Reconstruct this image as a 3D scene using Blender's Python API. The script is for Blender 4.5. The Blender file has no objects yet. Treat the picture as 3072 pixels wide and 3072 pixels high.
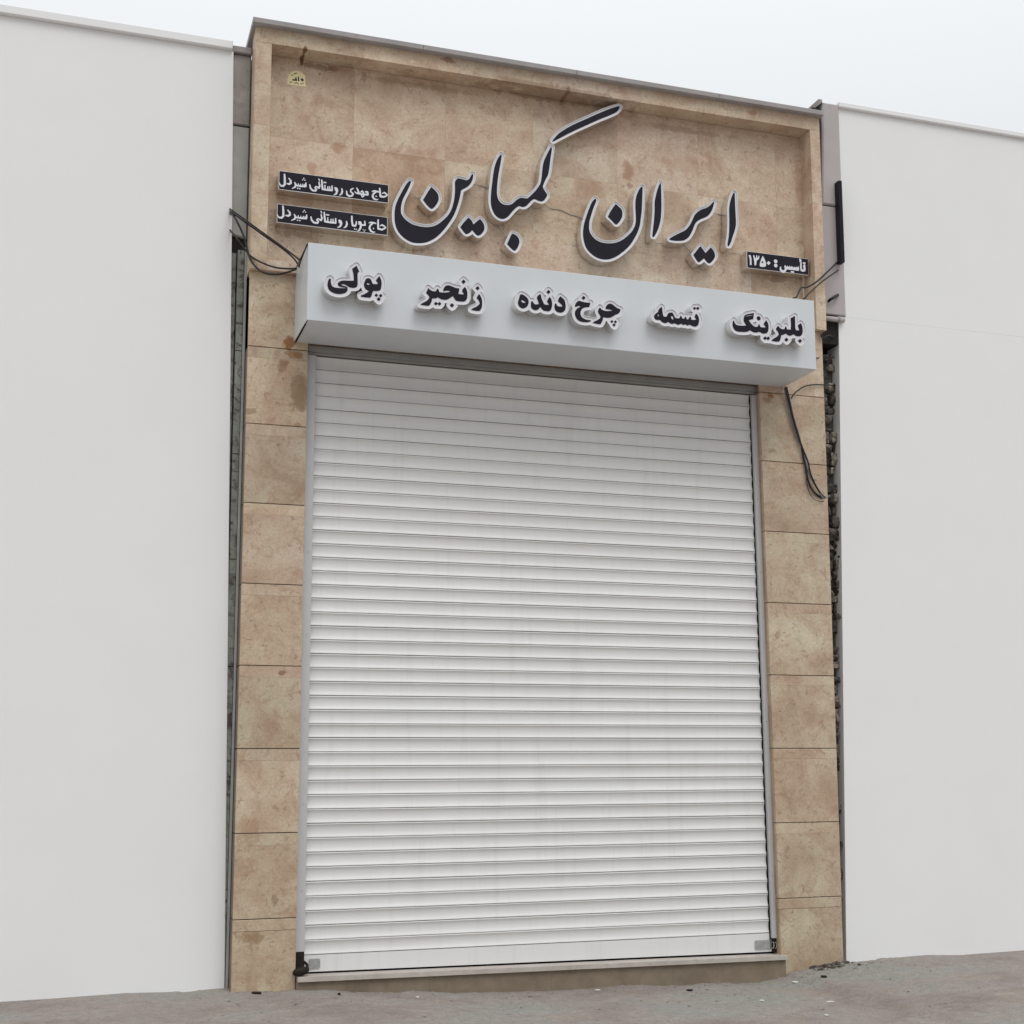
import bpy, math, random
import numpy as np
from mathutils import Matrix, Vector
from mathutils.geometry import tessellate_polygon

# ------------------------------------------------------------------ camera, world, sun, exposure
sc = bpy.context.scene
C = sc.collection
PPX, PPY, FOC = 1675.344, 1690.551, 4256.797          # principal point and focal length in photo pixels (3072 wide)
CAM = np.array([-1.20415, -10.45938, 1.01264])
_yw, _pt, _rl = 0.3361757, 0.1464965, -0.0065927
FW = np.array([math.sin(_yw)*math.cos(_pt), math.cos(_yw)*math.cos(_pt), math.sin(_pt)])
_r = np.array([math.cos(_yw), -math.sin(_yw), 0.0]); _u = np.cross(_r, FW)
RT = math.cos(_rl)*_r + math.sin(_rl)*_u
UP = -math.sin(_rl)*_r + math.cos(_rl)*_u
cd = bpy.data.cameras.new('camera'); cam = bpy.data.objects.new('camera', cd); C.objects.link(cam)
M4 = Matrix(((RT[0], UP[0], -FW[0], CAM[0]), (RT[1], UP[1], -FW[1], CAM[1]), (RT[2], UP[2], -FW[2], CAM[2]), (0, 0, 0, 1)))
cam.matrix_world = M4
cd.sensor_width = 36; cd.sensor_fit = 'HORIZONTAL'; cd.lens = FOC/3072*36
cd.shift_x = (1536-PPX)/3072; cd.shift_y = (PPY-1536)/3072
cd.clip_start = 0.1; cd.clip_end = 1000
sc.camera = cam

SUN_EL, SUN_AZ = math.radians(56), math.radians(168)   # azimuth clockwise from +Y (into the wall)
w = bpy.data.worlds.new('World'); sc.world = w; w.use_nodes = True
nt = w.node_tree; nt.nodes.clear()
sky = nt.nodes.new('ShaderNodeTexSky'); sky.sky_type = 'NISHITA'; sky.sun_disc = False
sky.sun_elevation = SUN_EL; sky.sun_rotation = SUN_AZ
mixc = nt.nodes.new('ShaderNodeMix'); mixc.data_type = 'RGBA'; mixc.inputs[0].default_value = 0.93
mixc.inputs[7].default_value = (8.72, 8.95, 9.12, 1)       # thick even cloud over the clear sky
bg = nt.nodes.new('ShaderNodeBackground'); bg.inputs[1].default_value = 0.10
wo = nt.nodes.new('ShaderNodeOutputWorld')
# even overcast: brightness follows the standard overcast-sky law (1 + 2 sin elevation)
tc = nt.nodes.new('ShaderNodeTexCoord'); sx = nt.nodes.new('ShaderNodeSeparateXYZ'); nt.links.new(tc.outputs['Generated'], sx.inputs[0])
mx = nt.nodes.new('ShaderNodeMath'); mx.operation = 'MAXIMUM'; mx.inputs[1].default_value = 0.0; nt.links.new(sx.outputs[2], mx.inputs[0])
ma = nt.nodes.new('ShaderNodeMath'); ma.operation = 'MULTIPLY_ADD'; ma.inputs[1].default_value = 2/1.81; ma.inputs[2].default_value = 1/1.81; nt.links.new(mx.outputs[0], ma.inputs[0])
sm_ = nt.nodes.new('ShaderNodeVectorMath'); sm_.operation = 'SCALE'; nt.links.new(mixc.outputs[2], sm_.inputs[0]); nt.links.new(ma.outputs[0], sm_.inputs['Scale'])
nt.links.new(sky.outputs[0], mixc.inputs[6]); nt.links.new(sm_.outputs[0], bg.inputs[0]); nt.links.new(bg.outputs[0], wo.inputs[0])
sd = bpy.data.lights.new('sun', 'SUN'); sd.energy = 0.9; sd.angle = math.radians(30); sd.color = (1, 0.97, 0.92)
sun = bpy.data.objects.new('sun', sd); C.objects.link(sun)
sdir = Vector((math.sin(SUN_AZ)*math.cos(SUN_EL), math.cos(SUN_AZ)*math.cos(SUN_EL), math.sin(SUN_EL)))
sun.rotation_euler = sdir.to_track_quat('Z', 'Y').to_euler(); sun.location = (0, -8, 12)
sc.view_settings.view_transform = 'Standard'; sc.view_settings.look = 'None'
sc.view_settings.exposure = 0.0; sc.view_settings.gamma = 1; sc.view_settings.use_curve_mapping = False
sc.render.engine = 'CYCLES'

def U(px, py, Y):
    """a photo point laid on the real vertical plane y = Y (metres)"""
    d = FW*FOC + RT*(px-PPX) - UP*(py-PPY)
    t = (Y-CAM[1])/d[1]; q = CAM + t*d
    return float(q[0]), float(q[2])

random.seed(7); rng = np.random.default_rng(7)

# ------------------------------------------------------------------ node helpers and materials
def newmat(name, rough=0.6, metal=0.0, spec=0.5):
    m = bpy.data.materials.new(name); m.use_nodes = True
    b = m.node_tree.nodes['Principled BSDF']; b.inputs['Roughness'].default_value = rough
    b.inputs['Metallic'].default_value = metal; b.inputs['Specular IOR Level'].default_value = spec
    return m, m.node_tree, b
def N(t, kind, **kw):
    n = t.nodes.new(kind)
    for k, v in kw.items(): setattr(n, k, v)
    return n
def L(t, a, b): t.links.new(a, b)
def noise(t, vec, scale, detail=4, rough=0.55, dist=0.0):
    n = N(t, 'ShaderNodeTexNoise'); n.inputs['Scale'].default_value = scale; n.inputs['Detail'].default_value = detail
    n.inputs['Roughness'].default_value = rough; n.inputs['Distortion'].default_value = dist
    if vec is not None: L(t, vec, n.inputs['Vector'])
    return n.outputs['Fac']
def ramp(t, fac, stops):
    r = N(t, 'ShaderNodeValToRGB'); e = r.color_ramp.elements
    while len(e) < len(stops): e.new(0.5)
    for i, (p, c) in enumerate(stops):
        e[i].position = p; e[i].color = (c[0], c[1], c[2], 1) if hasattr(c, '__len__') else (c, c, c, 1)
    L(t, fac, r.inputs[0]); return r.outputs[0]
def mixrgb(t, fac, a, b, mode='MIX'):
    m = N(t, 'ShaderNodeMix', data_type='RGBA', blend_type=mode)
    for sock, v in ((m.inputs[0], fac), (m.inputs[6], a), (m.inputs[7], b)):
        if isinstance(v, (int, float)): sock.default_value = v
        elif isinstance(v, tuple): sock.default_value = (v[0], v[1], v[2], 1)
        else: L(t, v, sock)
    return m.outputs[2]
def math_(t, op, a, b=None, c=None):
    m = N(t, 'ShaderNodeMath', operation=op)
    for i, v in enumerate((a, b, c)):
        if v is None: continue
        if isinstance(v, (int, float)): m.inputs[i].default_value = v
        else: L(t, v, m.inputs[i])
    return m.outputs[0]
def bump(t, bsdf, h, strength=0.3, dist=0.01):
    b = N(t, 'ShaderNodeBump'); b.inputs['Strength'].default_value = strength; b.inputs['Distance'].default_value = dist
    L(t, h, b.inputs['Height']); L(t, b.outputs[0], bsdf.inputs['Normal'])

def travertine(name, patches=(), gain=1.0):
    m, t, b = newmat(name, 0.55, 0, 0.35)
    geo = N(t, 'ShaderNodeNewGeometry'); oi = N(t, 'ShaderNodeObjectInfo')
    off = N(t, 'ShaderNodeVectorMath', operation='SCALE'); off.inputs[0].default_value = (37, 11, 23)
    L(t, oi.outputs['Random'], off.inputs['Scale'])
    add = N(t, 'ShaderNodeVectorMath', operation='ADD'); L(t, geo.outputs['Position'], add.inputs[0]); L(t, off.outputs[0], add.inputs[1])
    P = add.outputs[0]
    big = noise(t, P, 2.6, 5, 0.62, 0.6)
    col = ramp(t, big, [(0.30, (0.41, 0.315, 0.235)), (0.44, (0.50, 0.40, 0.305)), (0.56, (0.56, 0.48, 0.375)), (0.70, (0.63, 0.57, 0.46))])
    blot = noise(t, P, 7.5, 6, 0.68, 1.2)
    col = mixrgb(t, ramp(t, blot, [(0.53, 0.0), (0.64, 0.5)]), col, (0.375, 0.25, 0.17))
    green = noise(t, P, 5.2, 3, 0.5, 0.4)
    col = mixrgb(t, ramp(t, green, [(0.55, 0.0), (0.72, 0.5)]), col, (0.54, 0.50, 0.385))
    fine = noise(t, P, 55, 5, 0.7)
    col = mixrgb(t, 1.0, col, ramp(t, fine, [(0.3, 0.82), (0.7, 1.12)]), 'MULTIPLY')
    # natural pits: short dark voids
    mp = N(t, 'ShaderNodeMapping'); mp.inputs['Scale'].default_value = (1.0, 1.0, 2.4); L(t, P, mp.inputs[0])
    pits = noise(t, mp.outputs[0], 17, 4, 0.62, 0.3)
    pm = ramp(t, pits, [(0.675, 0.0), (0.70, 1.0)])
    col = mixrgb(t, math_(t, 'MULTIPLY', pm, 0.55), col, (0.15, 0.10, 0.065))
    light = noise(t, P, 13, 4, 0.6, 0.5)
    col = mixrgb(t, ramp(t, light, [(0.66, 0.0), (0.74, 0.55)]), col, (0.66, 0.58, 0.46))
    wn = noise(t, geo.outputs['Position'], 14, 5, 0.65)
    sep = N(t, 'ShaderNodeSeparateXYZ'); L(t, geo.outputs['Position'], sep.inputs[0])
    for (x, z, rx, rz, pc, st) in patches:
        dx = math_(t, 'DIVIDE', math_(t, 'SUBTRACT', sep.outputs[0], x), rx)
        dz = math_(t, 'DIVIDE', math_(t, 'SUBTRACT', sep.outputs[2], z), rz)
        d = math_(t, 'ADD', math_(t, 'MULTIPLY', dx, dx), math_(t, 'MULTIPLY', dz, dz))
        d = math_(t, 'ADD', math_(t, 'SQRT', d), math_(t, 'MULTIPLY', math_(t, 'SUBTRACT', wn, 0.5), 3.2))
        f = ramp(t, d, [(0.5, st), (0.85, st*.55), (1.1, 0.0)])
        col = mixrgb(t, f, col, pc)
    col = mixrgb(t, 1.0, col, oi.outputs['Color'], 'MULTIPLY')
    col = mixrgb(t, 1.0, col, (1.045, 0.985, 0.93), 'MULTIPLY')
    spots = noise(t, P, 19, 4, 0.6, 0.8)
    col = mixrgb(t, ramp(t, spots, [(0.615, 0.0), (0.655, 0.62)]), col, (0.33, 0.215, 0.14))
    if gain != 1.0: col = mixrgb(t, 1.0, col, (gain, gain*.995, gain*1.03), 'MULTIPLY')
    vein = noise(t, P, 3.4, 8, 0.72, 2.2)
    col = mixrgb(t, ramp(t, vein, [(0.482, 0.0), (0.5, 0.13), (0.518, 0.0)]), col, (0.30, 0.20, 0.14))
    L(t, col, b.inputs['Base Color'])
    h = math_(t, 'SUBTRACT', math_(t, 'MULTIPLY', fine, 0.25), pm)
    bump(t, b, h, 0.35, 0.004)
    return m

def plain(name, col, rough=0.6, metal=0.0, spec=0.5, var=0.06, scale=6, bmp=0.0, bscale=60, dirt=None):
    m, t, b = newmat(name, rough, metal, spec)
    geo = N(t, 'ShaderNodeNewGeometry'); P = geo.outputs['Position']
    n = noise(t, P, scale, 5, 0.6)
    c = mixrgb(t, 1.0, col, ramp(t, n, [(0.3, 1-var), (0.7, 1+var)]), 'MULTIPLY')
    if dirt:
        dc, dsc, lo, hi, st = dirt
        c = mixrgb(t, ramp(t, noise(t, P, dsc, 6, 0.7, 0.8), [(lo, 0.0), (hi, st)]), c, dc)
    if name == 'white_powder_coated_slat':
        oi = N(t, 'ShaderNodeObjectInfo'); c = mixrgb(t, 1.0, c, ramp(t, oi.outputs['Random'], [(0.0, (.965, .96, .95)), (1.0, (1.02, 1.02, 1.02))]), 'MULTIPLY')
        mp = N(t, 'ShaderNodeMapping'); mp.inputs['Scale'].default_value = (9, 9, .7); L(t, P, mp.inputs[0])
        c = mixrgb(t, ramp(t, noise(t, mp.outputs[0], 1.0, 6, 0.7), [(0.52, 0.0), (0.8, 0.30)]), c, (0.52, 0.50, 0.46))
        bump(t, b, noise(t, P, 2.2, 3, 0.5), 0.25, 0.02)
    L(t, c, b.inputs['Base Color'])
    if bmp: bump(t, b, noise(t, P, bscale, 4, 0.6), bmp, 0.004)
    return m

BR, DK, RU, LT = (0.38, 0.255, 0.175), (0.22, 0.15, 0.10), (0.27, 0.125, 0.045), (0.62, 0.55, 0.43)
def pxp(px, py, rx, rz, c, s, Y): x, z = U(px, py, Y); return (x, z, rx, rz, c, s)
M = {}
M['stone_low'] = travertine('travertine_panels', [
    pxp(865, 1030, .05, .06, RU, .95, 0), pxp(885, 1062, .07, .04, RU, .8, 0), pxp(850, 1095, .045, .05, (0.28, 0.19, 0.115), .9, 0),
    pxp(900, 1180, .08, .16, (0.27, 0.19, 0.12), .8, 0), pxp(745, 1232, .06, .025, DK, .6, 0), pxp(893, 1275, .03, .02, BR, .9, 0),
    pxp(2310, 1187, .035, .025, RU, .85, 0), pxp(2300, 1200, .05, .03, DK, .5, 0), pxp(745, 2490, .10, .10, BR, .6, 0),
    pxp(825, 2700, .03, .05, DK, .55, 0), pxp(755, 2815, .09, .04, (0.27, 0.18, 0.10), .75, 0), pxp(2440, 1440, .035, .012, DK, .7, 0),
    pxp(846, 2018, .03, .02, (0.24, 0.13, 0.085), .8, 0), pxp(820, 2180, .08, .10, BR, .5, 0), pxp(2440, 2150, .10, .12, BR, .35, 0)])
M['stone_high'] = travertine('travertine_slabs', [  # stains, plus dark bands painting shade under the niche head and boards
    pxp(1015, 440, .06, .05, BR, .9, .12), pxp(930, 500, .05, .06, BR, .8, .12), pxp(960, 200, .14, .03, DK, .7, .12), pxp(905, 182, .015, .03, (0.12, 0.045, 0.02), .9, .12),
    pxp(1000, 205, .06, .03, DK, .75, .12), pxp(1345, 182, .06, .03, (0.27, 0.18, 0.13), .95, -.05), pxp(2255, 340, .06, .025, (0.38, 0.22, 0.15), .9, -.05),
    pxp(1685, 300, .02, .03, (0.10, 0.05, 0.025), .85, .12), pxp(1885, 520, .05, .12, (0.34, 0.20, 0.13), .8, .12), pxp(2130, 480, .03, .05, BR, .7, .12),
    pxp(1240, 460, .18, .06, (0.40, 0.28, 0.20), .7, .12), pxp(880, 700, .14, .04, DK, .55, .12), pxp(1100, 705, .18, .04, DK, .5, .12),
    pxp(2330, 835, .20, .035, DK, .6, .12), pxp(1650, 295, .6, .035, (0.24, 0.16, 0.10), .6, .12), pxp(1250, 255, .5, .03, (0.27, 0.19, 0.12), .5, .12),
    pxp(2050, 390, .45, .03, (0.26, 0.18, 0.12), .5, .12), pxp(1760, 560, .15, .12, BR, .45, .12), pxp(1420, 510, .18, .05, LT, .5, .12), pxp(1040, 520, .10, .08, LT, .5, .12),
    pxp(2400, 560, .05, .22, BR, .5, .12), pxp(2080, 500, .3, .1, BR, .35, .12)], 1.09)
M['mortar'] = plain('brown_mortar', (0.20, 0.15, 0.11), 0.9, var=0.2, scale=30)
M['cement'] = plain('grey_cement_coping', (0.36, 0.335, 0.33), 0.85, var=0.10, scale=4, bmp=0.4, dirt=((0.2, 0.19, 0.18), 9, .55, .75, .5))
M['slat'] = plain('white_powder_coated_slat', (0.77, 0.77, 0.765), 0.42, spec=0.4, var=0.015, scale=3, dirt=((0.55, 0.52, 0.50), 14, .62, .85, .25))
M['rail'] = plain('grey_painted_rail', (0.55, 0.555, 0.56), 0.45, spec=0.4, var=0.03, scale=5, dirt=((0.30, 0.22, 0.17), 18, .66, .80, .55))
M['sign'] = plain('silver_composite_panel', (0.65, 0.68, 0.705), 0.38, spec=0.5, var=0.02, scale=2, dirt=((0.48, 0.48, 0.48), 5, .55, .9, .25))
M['headmetal'] = plain('shaded_head_section', (0.36, 0.35, 0.34), 0.6, var=0.1, scale=6)  # grey darkened to carry the shade under the sign box
M['signedge'] = plain('light_panel_edge', (0.80, 0.81, 0.83), 0.4, var=0.02)
M['gapblack'] = plain('black_gap_strip', (0.006, 0.006, 0.006), 0.8, spec=0.1, var=0.1)  # near-black colour standing in for the shade inside open gaps
M['black'] = plain('black_acrylic_face', (0.0145, 0.0125, 0.020), 0.45, spec=0.16, var=0.25, scale=4)
M['white'] = plain('white_acrylic', (0.74, 0.735, 0.77), 0.45, spec=0.4, var=0.03, scale=8)
M['lip'] = plain('white_letter_trim', (0.80, 0.80, 0.82), 0.4, var=0.03, scale=20)
M['can'] = plain('polished_steel_return', (0.78, 0.76, 0.74), 0.13, metal=1.0, var=0.06, scale=10)
M['text'] = plain('white_vinyl_lettering', (0.74, 0.75, 0.80), 0.5, var=0.03)
M['case'] = plain('steel_sign_case', (0.70, 0.68, 0.65), 0.2, metal=1.0, var=0.08, scale=12)
M['cable'] = plain('black_cable_sheath', (0.010, 0.009, 0.010), 0.55, var=0.3, scale=20)
M['greycable'] = plain('grey_cable_sheath', (0.20, 0.21, 0.23), 0.5, var=0.2, scale=20)
M['pale_wire'] = plain('pale_wire_sheath', (0.60, 0.58, 0.53), 0.5, var=0.1, scale=20)
M['steel'] = plain('galvanised_steel', (0.42, 0.43, 0.42), 0.5, metal=0.4, var=0.15, scale=30, dirt=((0.15, 0.13, 0.11), 40, .5, .7, .5))
M['brightsteel'] = plain('bright_steel_ring', (0.62, 0.63, 0.62), 0.3, metal=0.7, var=0.1, scale=30)
M['rust'] = plain('dark_rusted_iron', (0.018, 0.012, 0.010), 0.75, spec=0.3, var=0.5, scale=40, bmp=0.6, dirt=((0.09, 0.04, 0.025), 30, .55, .75, .6))
M['sill'] = plain('pale_marble_sill', (0.50, 0.455, 0.41), 0.5, var=0.12, scale=7, dirt=((0.30, 0.25, 0.21), 12, .52, .72, .5), bmp=0.2)
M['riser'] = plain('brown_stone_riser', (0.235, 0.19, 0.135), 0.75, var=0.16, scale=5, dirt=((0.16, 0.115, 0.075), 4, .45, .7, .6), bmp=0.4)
M['whitewall'] = plain('white_plaster', (0.86, 0.86, 0.86), 0.9, var=0.012, scale=1.5, bmp=0.12, bscale=90)
M['greyplaster'] = plain('weathered_grey_plaster', (0.36, 0.33, 0.305), 0.9, var=0.15, scale=5, bmp=0.5, dirt=((0.18, 0.17, 0.15), 9, .52, .7, .55))
M['paleplaster'] = plain('pale_cement_plaster', (0.42, 0.42, 0.40), 0.9, var=0.1, scale=4, bmp=0.5, dirt=((0.2, 0.2, 0.18), 12, .58, .72, .5))
M['lilacplaster'] = plain('lilac_grey_plaster', (0.47, 0.43, 0.43), 0.85, var=0.06, scale=3, bmp=0.2, dirt=((0.28, 0.26, 0.25), 8, .6, .8, .4))
M['greenmetal'] = plain('worn_green_grey_door_frame', (0.24, 0.25, 0.225), 0.6, var=0.25, scale=8, dirt=((0.05, 0.03, 0.025), 13, .5, .62, .9), bmp=0.3)
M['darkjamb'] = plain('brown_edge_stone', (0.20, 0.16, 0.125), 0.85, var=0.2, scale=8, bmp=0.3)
M['oldmortar'] = plain('old_dark_mortar', (0.085, 0.078, 0.066), 0.95, var=0.4, scale=25, bmp=0.8, bscale=40, dirt=((0.02, 0.018, 0.015), 14, .5, .62, .8))
M['hollow'] = plain('gap_shade_backing', (0.02, 0.018, 0.016), 0.95, var=0.3, scale=12)  # near-black colour in place of shade within recesses and hollows
M['sticker'] = plain('pale_yellow_sticker', (0.86, 0.77, 0.44), 0.5, var=0.05, scale=20)
M['ink'] = plain('black_ink', (0.02, 0.02, 0.02), 0.5, var=0.1)
M['brownink'] = plain('brown_ink', (0.16, 0.11, 0.05), 0.5, var=0.1)
M['paper'] = plain('dirty_paper', (0.66, 0.65, 0.60), 0.8, var=0.1, scale=30)

def rubble_mat():
    m, t, b = newmat('dark_rubble_stone', 0.9)
    geo = N(t, 'ShaderNodeNewGeometry'); oi = N(t, 'ShaderNodeObjectInfo')
    n = noise(t, geo.outputs['Position'], 22, 6, 0.7, 0.5)
    c = ramp(t, n, [(0.36, (0.02, 0.018, 0.015)), (0.52, (0.11, 0.10, 0.085)), (0.68, (0.24, 0.225, 0.20))])
    c = mixrgb(t, 1.0, c, oi.outputs['Color'], 'MULTIPLY'); L(t, c, b.inputs['Base Color']); bump(t, b, n, 0.8, 0.02); return m
M['rubble'] = rubble_mat()

def ground_mat():
    m, t, b = newmat('worn_grey_pavement', 0.92, 0, 0.2)
    geo = N(t, 'ShaderNodeNewGeometry'); P = geo.outputs['Position']
    big = noise(t, P, 1.3, 5, 0.6, 0.4)
    c = ramp(t, big, [(0.35, (0.255, 0.215, 0.195)), (0.5, (0.30, 0.265, 0.245)), (0.65, (0.29, 0.285, 0.26))])
    sand = noise(t, P, 3.1, 5, 0.65, 0.8)
    c = mixrgb(t, ramp(t, sand, [(0.5, 0.0), (0.7, 0.5)]), c, (0.34, 0.29, 0.235))
    f = noise(t, P, 70, 6, 0.75)
    c = mixrgb(t, 1.0, c, ramp(t, f, [(0.3, 0.72), (0.7, 1.25)]), 'MULTIPLY')
    mid = noise(t, P, 16, 5, 0.7, 0.6)
    c = mixrgb(t, 1.0, c, ramp(t, mid, [(0.3, 0.84), (0.7, 1.14)]), 'MULTIPLY')
    sp = N(t, 'ShaderNodeTexVoronoi', feature='F1'); sp.inputs['Scale'].default_value = 26; L(t, P, sp.inputs['Vector'])
    c = mixrgb(t, ramp(t, sp.outputs['Distance'], [(0.03, 0.6), (0.07, 0.0)]), c, (0.11, 0.09, 0.08))
    L(t, c, b.inputs['Base Color']); bump(t, b, math_(t, 'ADD', f, mid), 0.45, 0.010); return m
M['ground'] = ground_mat()

# ------------------------------------------------------------------ object helpers
def link(name, verts, faces, mat, parent=None, smooth=False):
    me = bpy.data.meshes.new(name); me.from_pydata(verts, [], faces); me.update()
    me.materials.append(M[mat]); o = bpy.data.objects.new(name, me); C.objects.link(o)
    if parent: o.parent = parent
    if smooth:
        for p in me.polygons: p.use_smooth = True
    fixn(me); return o
import bmesh
def fixn(me):
    bm = bmesh.new(); bm.from_mesh(me); bmesh.ops.recalc_face_normals(bm, faces=bm.faces); bm.to_mesh(me); bm.free()
def thing(name, label, cat, group=None):
    o = bpy.data.objects.new(name, None); C.objects.link(o); o['label'] = label; o['category'] = cat
    if group: o['group'] = group
    return o
def tag(o, label, cat, group=None, kind=None):
    o['label'] = label; o['category'] = cat
    if group: o['group'] = group
    if kind: o['kind'] = kind
    return o
class MB:
    def __init__(s): s.v = []; s.f = []
    def add(s, v, f):
        k = len(s.v); s.v += [tuple(map(float, a)) for a in v]; s.f += [tuple(i+k for i in a) for a in f]; return s
    def box(s, x0, x1, y0, y1, z0, z1):
        return s.add([(x0,y0,z0),(x1,y0,z0),(x1,y1,z0),(x0,y1,z0),(x0,y0,z1),(x1,y0,z1),(x1,y1,z1),(x0,y1,z1)],
                     [(0,1,2,3),(4,5,6,7),(0,1,5,4),(1,2,6,5),(2,3,7,6),(3,0,4,7)])
    def slab(s, q, yf, yb, b=0.004):
        """q = four (x,z) corners, bottom-left, bottom-right, top-right, top-left; bevelled front"""
        c = np.array(q, float); ctr = c.mean(0); n = len(q)
        inn = []
        for p in c: inn.append((p[0]+(b if p[0] < ctr[0] else -b), p[1]+(b if p[1] < ctr[1] else -b)))
        v = [(x, yb, z) for x, z in q]+[(x, yf+b, z) for x, z in q]+[(x, yf, z) for x, z in inn]
        f = [(0,1,2,3), (8,9,10,11)]
        for i in range(4):
            j = (i+1) % 4; f += [(i, j, 4+j, 4+i), (4+i, 4+j, 8+j, 8+i)]
        return s.add(v, f)
    def tube(s, pts, r, n=8):
        P = [Vector(p) for p in pts]; rings = []
        for i, p in enumerate(P):
            d = (P[min(i+1, len(P)-1)]-P[max(i-1, 0)]).normalized()
            a = d.cross(Vector((0, 1, 0.01))).normalized(); bb = d.cross(a)
            rr = r[i] if hasattr(r, '__len__') else r
            rings.append([p+a*rr*math.cos(2*math.pi*k/n)+bb*rr*math.sin(2*math.pi*k/n) for k in range(n)])
        v = [q for g in rings for q in g]; f = []
        for i in range(len(P)-1):
            for k in range(n):
                k2 = (k+1) % n; f.append((i*n+k, i*n+k2, (i+1)*n+k2, (i+1)*n+k))
        f.append(tuple(range(n))); f.append(tuple((len(P)-1)*n+k for k in range(n)))
        return s.add(v, f)
    def rock(s, c, r, seed, blk=1.0):
        rr = random.Random(seed); ph = [rr.uniform(.65, 1.2) for _ in range(14)]
        dirs = [(1,0,0),(-1,0,0),(0,1,0),(0,-1,0),(0,0,1),(0,0,-1)]+[(a,b_,c_) for a in (-1,1) for b_ in (-1,1) for c_ in (-1,1)]
        v = []
        for k, d in enumerate(dirs):
            d = Vector(d).normalized()*ph[k]*(1.0 if k < 6 else blk); v.append((c[0]+d.x*r[0], c[1]+d.y*r[1], c[2]+d.z*r[2]))
        f = []
        for ax in range(3):
            for sgn in (0, 1):
                ctr = ax*2+sgn
                cs = [6+i for i, d in enumerate(dirs[6:]) if (d[ax] > 0) == (sgn == 0)]
                o = [a for a in range(3) if a != ax]
                cs.sort(key=lambda i: math.atan2(dirs[i][o[0]], dirs[i][o[1]]))
                for k in range(4): f.append((ctr, cs[k], cs[(k+1) % 4]))
        return s.add(v, f)
    def build(s, name, mat, parent=None, smooth=False): return link(name, s.v, s.f, mat, parent, smooth)

def smooth_path(pts, k=6):
    P = [np.array(p, float) for p in pts]; P = [2*P[0]-P[1]]+P+[2*P[-1]-P[-2]]; out = []
    for i in range(1, len(P)-2):
        for j in range(k):
            t = j/k; a, b, c, d = P[i-1], P[i], P[i+1], P[i+2]
            out.append(0.5*((2*b)+(c-a)*t+(2*a-5*b+4*c-d)*t*t+(3*b-a-3*c+d)*t**3))
    out.append(P[-2]); return [tuple(p) for p in out]

# ------------------------------------------------------------------ lettering: traced shapes laid on their own plane, grown by a distance field
def smooth_poly(pts, k=4):
    P = np.array(pts, float); n = len(P); T = np.zeros_like(P)
    for i in range(n):
        a, b, c = P[i-1], P[i], P[(i+1) % n]; d1 = b-a; d2 = c-b
        ang = abs(math.atan2(d1[0]*d2[1]-d1[1]*d2[0], d1 @ d2))
        if ang < math.radians(62): T[i] = (c-a)*0.5
    out = []
    for i in range(n):
        p0, p1 = P[i], P[(i+1) % n]; m0, m1 = T[i], T[(i+1) % n]; ln = np.linalg.norm(p1-p0)
        m0 = m0*min(1, 1.4*ln/(np.linalg.norm(m0)+1e-9)); m1 = m1*min(1, 1.4*ln/(np.linalg.norm(m1)+1e-9))
        for j in range(k):
            t = j/k
            out.append((2*t**3-3*t*t+1)*p0+(t**3-2*t*t+t)*m0+(-2*t**3+3*t*t)*p1+(t**3-t*t)*m1)
    return np.array(out)
def seg_dist(G, A, B, ra=0.0, rb=0.0):
    d = B-A; L2 = max(float(d @ d), 1e-12); t = np.clip(((G-A) @ d)/L2, 0, 1)
    q = G-(A+t[..., None]*d); return np.sqrt((q**2).sum(-1))-(ra+(rb-ra)*t)
def poly_sd(G, P):
    dist = np.full(G.shape[:2], 1e9); ins = np.zeros(G.shape[:2], bool); n = len(P); x = G[..., 0]; y = G[..., 1]
    for i in range(n):
        a, b = P[i], P[(i+1) % n]; dist = np.minimum(dist, seg_dist(G, a, b))
        c = (a[1] > y) != (b[1] > y)
        if c.any():
            xi = (b[0]-a[0])*(y-a[1])/(b[1]-a[1]+1e-15)+a[0]; ins ^= c & (x < xi)
    return np.where(ins, -dist, dist)
def rdp(p, eps):
    if len(p) < 3: return p
    a, b = p[0], p[-1]; d = b-a; ln = np.linalg.norm(d)+1e-12
    ds = np.abs((p[:, 0]-a[0])*d[1]-(p[:, 1]-a[1])*d[0])/ln if ln > 1e-9 else np.linalg.norm(p-a, axis=1)
    i = int(ds.argmax())
    if ds[i] < eps: return np.array([a, b])
    return np.vstack([rdp(p[:i+1], eps)[:-1], rdp(p[i:], eps)])
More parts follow.
